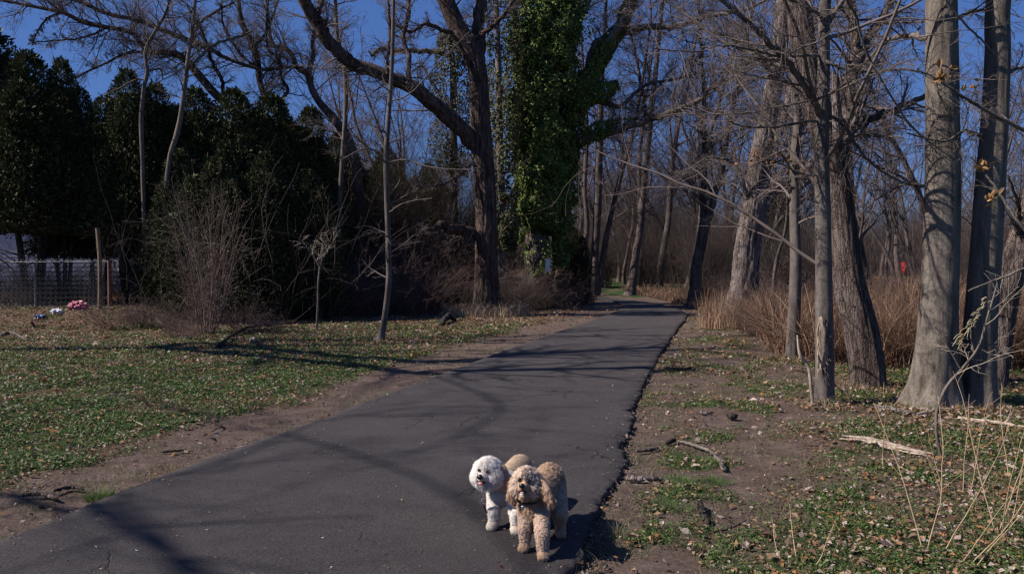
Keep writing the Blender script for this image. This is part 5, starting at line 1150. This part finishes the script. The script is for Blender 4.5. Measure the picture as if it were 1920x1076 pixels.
for i in range(34):
    t = i / 33; c0 = W(1808 + 48 * t + rng.normal() * 4, 640 - 82 * t + rng.normal() * 3, 6.15); K = 7; a0 = rng.random() * 6.28; P = [c0]
    d = np.array([-.6 + .2 * rng.normal(), rng.normal() * .3, .3]); L = .045 * (1.1 - .6 * t)
    for k in range(K - 1): P.append(P[-1] + nrm(d[None])[0] * L / 6 * 2); d = d + np.array([-.05, 0, -.33])
    tubes(mb, np.array(P), np.full(K, .0022), 4)
mb.build('seed_tassel', flat('tassel', (.38, .33, .2), .8, .2, .2), SP)
# small stake with a bleached broken top beside torn bark trunk
stk = MB(); P = np.array([W(1525, 740, 8.3), W(1518, 700, 8.3), W(1512, 680, 8.3), W(1500, 665, 8.28), W(1496, 640, 8.3), W(1495, 628, 8.3)]); P[0, 2] = gz1(P[0, 0], 8.3) - .02
P2, r2 = resample(P, 24, [.018, .016, .02, .016, .012, .008]); ring_trunk(stk, P2, r2, 10, .15, seed=9)
tag(rebase(stk.build('dead_stalk', M_DEADWOOD), P[0]), 'crooked bleached dead stem beside the foot of the torn bark trunk', 'dead stem')

# near tree outside the right edge whose leafy twigs reach into the view
def curled_leaf(mb, p, s, seedcol):
    n1, n2 = 7, 5; d = nrm(rng.normal(size=(1, 3)) + np.array([[0, 0, .6]]))[0]; a = nrm(np.cross(d, rng.normal(size=3))[None])[0]; b = np.cross(d, a)
    V = []
    for i in range(n1):
        t = i / (n1 - 1); wd = s * .32 * math.sin(math.pi * min(1, t * .93 + .05)) ** .7; cur = p + d * s * t + b * s * .35 * t * t
        for j in range(n2):
            u = j / (n2 - 1) * 2 - 1; V.append(cur + a * wd * u + b * wd * (abs(u) ** 1.5) * .9)
    q = [[i * n2 + j, i * n2 + j + 1, (i + 1) * n2 + j + 1, (i + 1) * n2 + j] for i in range(n1 - 1) for j in range(n2 - 1)]
    mb.add(np.array(V), q=np.array(q), c=np.array(seedcol) * rng.uniform(.7, 1.3))
NT = tree('bare_tree', 'near tree off the right edge, its twigs with curled brown leaves reaching in', 'tree', 3.0,
     [(2330, 1250, 60), (2330, 1000, 56), (2325, 600, 52), (2320, 300, 48), (2310, 0, 44), (2300, -400, 36)],
     limbs=[([(2315, 420, 18), (2150, 330, 13), (2000, 275, 10), (1920, 243, 8), (1850, 208, 7), (1800, 178, 5.5), (1765, 155, 4)], -.1, 4),
            ([(2318, 700, 18), (2150, 610, 12), (2000, 510, 9), (1925, 436, 6), (1885, 380, 5), (1862, 345, 4.5), (1848, 328, 4)], .1, 3),
            ([(2312, -40, 20), (2100, -60, 14), (1900, -60, 9), (1790, -20, 5), (1772, 0, 4.5), (1812, 48, 4), (1840, 75, 3.5), (1865, 103, 3)], .1, 3),
            ([(2314, 60, 20), (2000, -80, 12), (1700, -90, 8), (1590, -20, 5), (1605, 30, 4.5), (1625, 100, 4.5), (1660, 165, 4), (1700, 225, 3), (1740, 265, 2.4), (1790, 300, 2)], .5, 8),
            ([(2318, 800, 12), (2100, 560, 8), (1960, 500, 5), (1880, 520, 4), (1815, 545, 3)], .1, 2)],
     b='grey', S=24, amp=.03, flare=.2, seed=62, tw=(4, 1, 1), t0=.6, reach=.16, rmin=.0009, limbtw=3)
lf = MB()
for (px, py, k, s) in [(1768, 150, 10, .033), (1815, 160, 3, .036), (1845, 315, 12, .028), (1861, 372, 10, .027), (1775, 130, 4, .028)]:
    for i in range(k): curled_leaf(lf, W(px + rng.normal() * 7, py + rng.normal() * 5, 2.95), s * rng.uniform(.6, 1.1), (.26, .155, .07))
lf.build('curled_leaves', M_LITTER, NT, col=True)
# a few brown leaves still clinging to the middle trees
lf = MB()
for i in range(70):
    px, py = random.choice([(1425, 290), (1400, 300), (1462, 160), (1510, 330), (1580, 305), (1575, 290), (1495, 330)]); 
    curled_leaf(lf, W(px + rng.normal() * 14, py + rng.normal() * 14, 12.9), .09 * rng.uniform(.5, 1), (.27, .13, .06))
S5 = [o for o in bpy.data.objects if o.get('label', '').startswith('slender straight grey')][0]; lf.build('withered_leaves', M_LITTER, S5, col=True)

# ------------------------------------------------------------------ dogs
def ico():
    import bmesh
    bm = bmesh.new(); bmesh.ops.create_icosphere(bm, subdivisions=3, radius=1); v = np.array([x.co[:] for x in bm.verts]); f = np.array([[a.index for a in p.verts] for p in bm.faces]); bm.free(); return v, f
ICV, ICF = ico()
class Dog:
    def __init__(s): s.mb = MB(); s.pr = []
    def ball(s, c, r, reg, axes=None):
        c = np.asarray(c, float); r = np.asarray(r if np.ndim(r) else [r] * 3, float); V = ICV * r
        if axes is not None: V = V @ np.asarray(axes)
        s.mb.add(V + c, t=ICF); s.pr.append((c, float(r.mean()), reg))
    def chain(s, pts, reg, step=.35):
        for (p, r), (p2, r2) in zip(pts[:-1], pts[1:]):
            p, p2 = np.asarray(p, float), np.asarray(p2, float); L = np.linalg.norm(p2 - p); n = max(2, int(L / (min(r, r2) * step)))
            for k in range(n + 1): t = k / n; s.ball(p * (1 - t) + p2 * t, r * (1 - t) + r2 * t, reg)
    def body(s, name, parent, vox=.0065, it=5):
        o = s.mb.build('tmp', None); md = o.modifiers.new('r', 'REMESH'); md.mode = 'VOXEL'; md.voxel_size = vox
        sm = o.modifiers.new('s', 'SMOOTH'); sm.iterations = it; sm.factor = .5
        dg = bpy.context.evaluated_depsgraph_get(); ev = o.evaluated_get(dg); me = bpy.data.meshes.new_from_object(ev)
        n = len(me.vertices); V = np.empty(n * 3, np.float32); me.vertices.foreach_get("co", V); V = V.reshape(-1, 3).astype(float)
        me.calc_loop_triangles(); t = np.empty(len(me.loop_triangles) * 3, np.int32); me.loop_triangles.foreach_get("vertices", t); t = t.reshape(-1, 3)
        bpy.data.objects.remove(o); s.V = V; s.T = t
        reg = s.region(V); s.REG_V = reg
        C = np.array([s.look[r]['col'] for r in s.regs])[reg]
        C = C * .8
        for c0, r0 in s.bare: C = np.where((np.linalg.norm(V - c0, axis=1) < r0 * 1.25)[:, None], np.array(s.stain), C)
        mb = MB(); mb.add(V, t=t, c=C); return mb.build(name, M_SKIN, parent, col=True)
    def region(s, P):
        kd = kdtree.KDTree(len(s.pr)); cs = np.array([p[0] for p in s.pr]); rs = np.array([p[1] for p in s.pr]); out = np.zeros(len(P), int); best = np.full(len(P), 1e9)
        s.regs = list(s.look.keys()); ids = np.array([s.regs.index(p[2]) for p in s.pr])
        for c, r, i in zip(cs, rs, ids):
            d = np.linalg.norm(P - c, axis=1) - r; k = d < best; best[k] = d[k]; out[k] = i
        return out
    def fur(s, n, parent, clump=.75, name='fur'):
        A, B, C = s.V[s.T[:, 0]], s.V[s.T[:, 1]], s.V[s.T[:, 2]]; nr = np.cross(B - A, C - A); ar = np.linalg.norm(nr, axis=1); nr = nr / np.maximum(ar[:, None], 1e-12)
        i = rng.choice(len(ar), n, p=ar / ar.sum()); u = rng.random((n, 2)); fl = u.sum(1) > 1; u[fl] = 1 - u[fl]
        p = A[i] + (B - A)[i] * u[:, :1] + (C - A)[i] * u[:, 1:]; N = nr[i]
        reg = s.region(p); g = lambda k: np.array([s.look[r][k] for r in s.regs])[reg]
        L = g('len') * rng.uniform(.6, 1.2, n); curl = g('curl'); col = g('col') * (.82 + .36 * rng.random((n, 1))); gr = g('groom'); lay = g('lay')
        vv = vn(p[:, 0] * 40, p[:, 1] * 40, p[:, 2] * 40, s=5); col = col * (.78 + .44 * vv[:, None])
        ok = np.ones(n, bool)
        if s.bare:
            for c, r in s.bare: 
                dd = np.linalg.norm(p - c, axis=1); ok &= dd > r * .75; L = np.where(dd < r * 2.2, L * np.clip((dd - r * .5) / (r * 1.7), .12, 1), L)
        p, N, L, curl, col, gr, lay = p[ok], N[ok], L[ok], curl[ok], col[ok], gr[ok], lay[ok]; n = len(p)
        ncl = max(50, n // 22); ci = rng.choice(n, ncl, replace=False); kd = kdtree.KDTree(ncl)
        for k, j in enumerate(ci): kd.insert(p[j], k)
        kd.balance(); cl = np.array([kd.find(q)[1] for q in p]); cp = p[ci][cl]; cn = N[ci][cl]; cr = rng.normal(size=(ncl, 3))[cl]
        d0 = nrm(N * (1 - lay[:, None]) + gr * lay[:, None] + rng.normal(size=(n, 3)) * .12)
        dcl = nrm(cn * (1 - lay[:, None]) + gr * lay[:, None] + cr * .35)
        K = 6; w_ = .0007; pts = np.empty((n, K, 3)); ph = rng.random(ncl)[cl] * 6.28
        a = nrm(np.cross(dcl, cr)); b = np.cross(dcl, a)
        for k in range(K):
            t = k / (K - 1); q1 = p + d0 * (L * t)[:, None]; q2 = cp + dcl * (L * t)[:, None] + (p - cp) * (1 - .55 * t)
            m = clump * t; q = q1 * (1 - m) + q2 * m
            an = ph + t * 5.5; q = q + (a * np.cos(an)[:, None] + b * np.sin(an)[:, None]) * (curl * t)[:, None]
            q[:, 2] -= .25 * L * t * t; pts[:, k] = q
        T = nrm(np.gradient(pts, axis=1)); view = nrm(rng.normal(size=(n, 3)) * .7 + np.array([-.5, -1, .4])); sd_ = nrm(np.cross(T, view[:, None, :]))
        fn = np.cross(sd_, T); sg = np.sign((fn * N[:, None, :]).sum(2)); sg[sg == 0] = 1; sd_ = sd_ * sg[..., None]
        SN = nrm(N[:, None, :] * .8 + .6 * fn * sg[..., None]); SN = np.repeat(SN[:, :, None, :], 2, axis=2).reshape(-1, 3)
        ww = w_ * (1 - .7 * np.linspace(0, 1, K))[None, :, None] * rng.uniform(.7, 1.5, (n, 1, 1))
        V = np.stack([pts - sd_ * ww, pts + sd_ * ww], 2).reshape(-1, 3); k = np.arange(n)[:, None] * 2 * K
        q = np.concatenate([k + [[2 * j, 2 * j + 1, 2 * j + 3, 2 * j + 2]] for j in range(K - 1)])
        tip = np.linspace(.85, 1.1, K)[None, :, None, None]; cc = (col[:, None, None, :] * tip) * np.ones((1, 1, 2, 1))
        mb = MB(); mb.add(V, q=q, c=np.clip(cc.reshape(-1, 3), 0, .95)); o = mb.build(name, M_FUR, parent, col=True)
        o.data.normals_split_custom_set_from_vertices(SN.astype(np.float32).tolist()); return o
def simple_ball(name, c, r, mat, parent, axes=None, sc=None):
    V = ICV * (np.asarray(sc) if sc is not None else 1) * r
    if axes is not None: V = V @ np.asarray(axes)
    mb = MB(); mb.add(V + np.asarray(c), t=ICF); return mb.build(name, mat, parent)
M_EYE = flat('eye_dark', (.008, .006, .005), .08, .7, .1); M_NOSE = flat('nose_black', (.008, .007, .007), .35, .5, .2, 40); M_TONGUE = flat('tongue_pink', (.55, .20, .22), .4, .5, .1)
M_MOUTH = flat('mouth_dark', (.03, .012, .012), .5, .3, .1); M_STRAP = flat('strap_black', (.012, .012, .013), .6, .4, .1); M_METAL = flat('tag_silver', (.6, .6, .6), .25, .6, .1)
M_METAL.node_tree.nodes["Principled BSDF"].inputs["Metallic"].default_value = .9; M_TEETH = flat('teeth', (.7, .66, .58), .4, .5, .05)
def leg(D, top, knee, foot, r0, r1, reg, toe=(-.3, -1), paw=.027, pawreg=None):
    gzv = foot[2]; D.chain([(top, r0), (knee, (r0 + r1) / 2), ((foot[0], foot[1], gzv + .03), r1)], reg)
    t = nrm(np.array([[toe[0], toe[1], 0.]]))[0]; sd_ = np.array([-t[1], t[0], 0]); pr = pawreg or reg
    D.ball(np.array([foot[0], foot[1], gzv + .024]) + t * .010, [paw * 1.12, paw * 1.12, .022], pr)
    for k in (-1.2, -.4, .4, 1.2): D.ball(np.array([foot[0], foot[1], gzv + .016]) + t * (.036 - .005 * abs(k)) + sd_ * .0115 * k, .0135, pr)
def head_frame(f):
    f = nrm(np.array([f], float))[0]; s_ = nrm(np.cross([0, 0, 1.], f)[None])[0]; u = np.cross(f, s_); return f, s_, u
PT = PZ + .002
ZW = PT + .0
def G0(px, py): return G(px, py, PT)

# --- tan curly dog (nearer)
D = Dog(); dn = np.array([0, 0, -1.])
D.look = {'body': dict(col=(.50, .355, .25), len=.026, curl=.008, groom=(0, .3, -.9), lay=.35), 'leg': dict(col=(.62, .48, .385), len=.012, curl=.0065, groom=(0, 0, -1), lay=.2),
          'paw': dict(col=(.58, .42, .29), len=.008, curl=.002, groom=(0, -.5, -.8), lay=.5), 'head': dict(col=(.70, .57, .47), len=.027, curl=.003, groom=(.1, -.1, -.8), lay=.35),
          'face': dict(col=(.66, .47, .33), len=.011, curl=.001, groom=(0, -.2, -1), lay=.55), 'muzzle': dict(col=(.64, .46, .33), len=.012, curl=.001, groom=(0, -.3, -1), lay=.6),
          'ear': dict(col=(.53, .36, .245), len=.024, curl=.004, groom=(0, 0, -1), lay=.75)}
C = np.array([.078, 4.13, .392]); f, s_, u = head_frame((-.24, -.95, .14)); H = lambda a, b, c: C + s_ * a + f * b + u * c
chest, mid, rump = np.array([.115, 4.21, .275]), np.array([.165, 4.38, .28]), np.array([.222, 4.56, .288])
for k in range(11):
    t = k / 10; c = (chest * (1 - t) ** 2 + 2 * mid * t * (1 - t) + rump * t * t); D.ball(c, [.072, .085, .078 + .008 * math.cos(t * 6)], 'body')
D.ball((.115, 4.17, .235), [.062, .06, .07], 'body'); D.chain([(chest + [0, .0, .02], .06), (C + [.015, .035, -.04], .052)], 'body')
D.chain([(rump + [.03, .07, .02], .022), (rump + [.06, .10, -.02], .018), (rump + [.07, .11, -.07], .014)], 'body')
p1 = G0(984, 1031); p2 = G0(1018, 1047); h1 = G0(1051, 1004); h2 = G0(1022, 985)
leg(D, (.075, 4.24, .25), (p1[0] + .002, p1[1] + .02, .15), p1, .040, .019, 'leg', (-.35, -1), .026, 'paw'); leg(D, (.158, 4.19, .25), (p2[0] - .002, p2[1] + .03, .15), p2, .040, .020, 'leg', (.0, -1), .027, 'paw')
for h, xo in ((h1, .035), (h2, -.03)):
    D.chain([((rump[0] + xo, rump[1] - .01, .25), .055), ((h[0] - .003, h[1] - .02, .18), .036), ((h[0], h[1] + .045, .11), .024), ((h[0], h[1] + .01, h[2] + .035), .021)], 'leg')
    leg(D, (h[0], h[1] + .02, .08), (h[0], h[1] + .01, .06), h, .02, .02, 'leg', (.0, -1), .025, 'paw')
D.ball(H(0, -.005, .012), [.062, .062, .06], 'head'); D.ball(H(0, .02, .045), [.045, .035, .03], 'head'); D.ball(H(-.03, .01, -.02), .042, 'head'); D.ball(H(.03, .01, -.02), .042, 'head')
D.ball(H(0, .035, .005), [.04, .028, .036], 'face'); D.chain([(H(0, .04, -.015), .034), (H(0, .082, -.018), .0225)], 'muzzle')
D.ball(H(0, .054, -.058), [.024, .028, .013], 'muzzle'); D.ball(H(0, .035, -.062), [.032, .032, .022], 'muzzle')
D.chain([(H(-.058, -.005, .035), .020), (H(-.076, .0, -.02), .021), (H(-.078, .002, -.065), .022), (H(-.068, .004, -.095), .014)], 'ear')
D.chain([(H(.052, -.01, .04), .022), (H(.085, .0, .005), .024), (H(.118, .02, -.035), .025), (H(.142, .03, -.075), .022), (H(.146, .03, -.095), .014)], 'ear')
e_l, e_r, nose = H(-.025, .061, .019), H(.027, .061, .017), H(0, .106, -.004); D.stain = (.10, .055, .03); D.bare = [(e_l, .0165), (e_r, .0165), (nose, .015), (H(0, .088, -.036), .020)]
tan = empty('dog', (.16, 4.35, PT), 'tan curly haired dog standing in front with its mouth open, nearer the camera', 'dog', 'pair of small dogs')
D.body('body', tan); D.fur(150000, tan, .72)
for e_ in (e_l, e_r): simple_ball('eye', e_, .0100, M_EYE, tan)
ax = np.array([s_, f, u])
simple_ball('nose', nose, .0145, M_NOSE, tan, ax, (1.15, .8, .9)); simple_ball('mouth', H(0, .082, -.036), .0185, M_MOUTH, tan, ax, (1.15, .8, .8))
simple_ball('tongue', H(0, .090, -.042), .0125, flat('tongue_pale', (.50, .34, .37), .3, .6, .1), tan, ax, (.95, 1.0, .42)); simple_ball('teeth', H(0, .097, -.050), .012, M_TEETH, tan, ax, (.85, .25, .30))
t_ = np.linspace(0, 2 * math.pi, 30); cc = C + [.01, .0, -.095]
mb = MB(); tubes(mb, np.stack([cc[0] + .062 * np.cos(t_), cc[1] + .03 + .058 * np.sin(t_), cc[2] + .012 * np.sin(t_)], 1), np.full(30, .006), 6); mb.build('collar', M_STRAP, tan)
simple_ball('collar_tag', (cc[0] - .03, cc[1] - .055, cc[2] - .025), .011, M_METAL, tan, None, (1, .25, 1.1))

# --- white fluffy dog (behind, left)
D = Dog()
D.look = {'body': dict(col=(.52, .40, .29), len=.016, curl=.001, groom=(.2, .6, -.5), lay=.45), 'chest': dict(col=(.74, .70, .66), len=.014, curl=.001, groom=(0, 0, -1), lay=.5), 'leg': dict(col=(.86, .81, .76), len=.011, curl=.006, groom=(0, 0, -1), lay=.2),
          'paw': dict(col=(.80, .72, .62), len=.008, curl=.001, groom=(0, -.5, -.8), lay=.5), 'head': dict(col=(.88, .83, .79), len=.024, curl=.0004, groom=(0, 0, -.6), lay=.35),
          'face': dict(col=(.85, .79, .73), len=.013, curl=.0005, groom=(0, -.2, -1), lay=.45), 'muzzle': dict(col=(.82, .74, .68), len=.013, curl=.0005, groom=(0, -.2, -1), lay=.55), 'ear': dict(col=(.62, .47, .34), len=.024, curl=.001, groom=(.1, 0, -1), lay=.6)}
C = np.array([-.137, 4.43, .366]); f, s_, u = head_frame((-.40, -.91, .05)); H = lambda a, b, c: C + s_ * a + f * b + u * c
chest, mid, rump = np.array([-.055, 4.53, .255]), np.array([.0, 4.7, .262]), np.array([.052, 4.88, .275])
for k in range(11):
    t = k / 10; c = (chest * (1 - t) ** 2 + 2 * mid * t * (1 - t) + rump * t * t); D.ball(c, [.072, .085, .077], 'chest' if t < .22 else 'body')
D.ball((-.06, 4.49, .225), [.062, .055, .065], 'chest'); D.chain([(chest + [0, 0, .02], .062), (C + [.03, .04, -.035], .058)], 'chest')
p1 = G0(925, 990); p2 = G0(968, 998); h1 = G0(958, 950); h2 = G0(1000, 950)
leg(D, (-.105, 4.55, .23), (p1[0] + .003, p1[1] + .02, .14), p1, .040, .020, 'leg', (-.55, -1), .028, 'paw'); leg(D, (-.005, 4.53, .23), (p2[0], p2[1] + .02, .14), p2, .040, .021, 'leg', (-.1, -1), .029, 'paw')
for h, xo in ((h1, -.035), (h2, .04)):
    D.chain([((rump[0] + xo, rump[1] - .01, .24), .052), ((h[0], h[1] - .01, .17), .034), ((h[0], h[1] + .045, .10), .024), ((h[0], h[1] + .01, h[2] + .035), .022)], 'body')
    leg(D, (h[0], h[1] + .02, .08), (h[0], h[1] + .01, .06), h, .02, .02, 'leg', (0, -1), .025, 'paw')
D.ball(H(0, -.01, .005), [.074, .068, .068], 'head'); D.ball(H(0, .0, .035), [.055, .05, .045], 'head'); D.ball(H(-.04, .012, -.02), .046, 'head'); D.ball(H(.04, .012, -.02), .046, 'head')
D.ball(H(0, .04, .004), [.038, .028, .034], 'face'); D.chain([(H(0, .045, -.016), .034), (H(0, .078, -.018), .024)], 'muzzle'); D.ball(H(0, .045, -.05), [.03, .028, .018], 'muzzle'); D.ball(H(0, .03, -.055), [.042, .035, .022], 'head')
D.chain([(H(.072, -.025, .03), .022), (H(.088, -.025, -.02), .024), (H(.086, -.02, -.055), .016)], 'ear'); D.chain([(H(-.066, -.02, .03), .02), (H(-.072, -.02, -.03), .02)], 'head')
e_l, e_r, nose = H(-.027, .067, .022), H(.027, .067, .019), H(0, .108, -.006); D.stain = (.40, .26, .17); D.bare = [(e_l, .0135), (e_r, .0135), (nose, .0155), (H(-.003, .086, -.038), .0185)]
wd = empty('dog', (0, 4.7, PT), 'white fluffy dog with a round head and pink tongue, standing behind at left', 'dog', 'pair of small dogs')
D.body('body', wd); D.fur(150000, wd, .18)
for e_ in (e_l, e_r): simple_ball('eye', e_, .0088, M_EYE, wd)
ax = np.array([s_, f, u]); simple_ball('nose', nose, .0165, M_NOSE, wd, ax, (1.1, .8, .95)); simple_ball('mouth', H(0, .082, -.037), .0175, M_MOUTH, wd, ax, (1.25, .8, .65)); simple_ball('tongue', H(-.003, .092, -.045), .0145, M_TONGUE, wd, ax, (1.1, .9, .6))
mb = MB(); P = np.array([W(903, 926, 4.40), W(905, 938, 4.405), W(908, 950, 4.42), W(914, 963, 4.44), W(921, 975, 4.47)]); P2 = resample(P, 20)
tubes(mb, P2, np.full(20, .0045), 6); mb.build('lead', M_STRAP, wd)
mb = MB(); tubes(mb, resample(np.array([W(902, 925, 4.395), W(906, 932, 4.395), W(903, 940, 4.398), W(907, 945, 4.4)]), 12), np.full(12, .006), 6); mb.build('lead_clip', M_METAL, wd)
# orange leaf scrap on the asphalt
g = G(943, 1061, PT + .004); mb = MB(); curled_leaf(mb, g, .022, (.45, .12, .05)); tag(rebase(mb.build('fallen_leaf', M_LITTER, col=True), g), 'tiny orange leaf on the asphalt in front of the dogs', 'leaf')
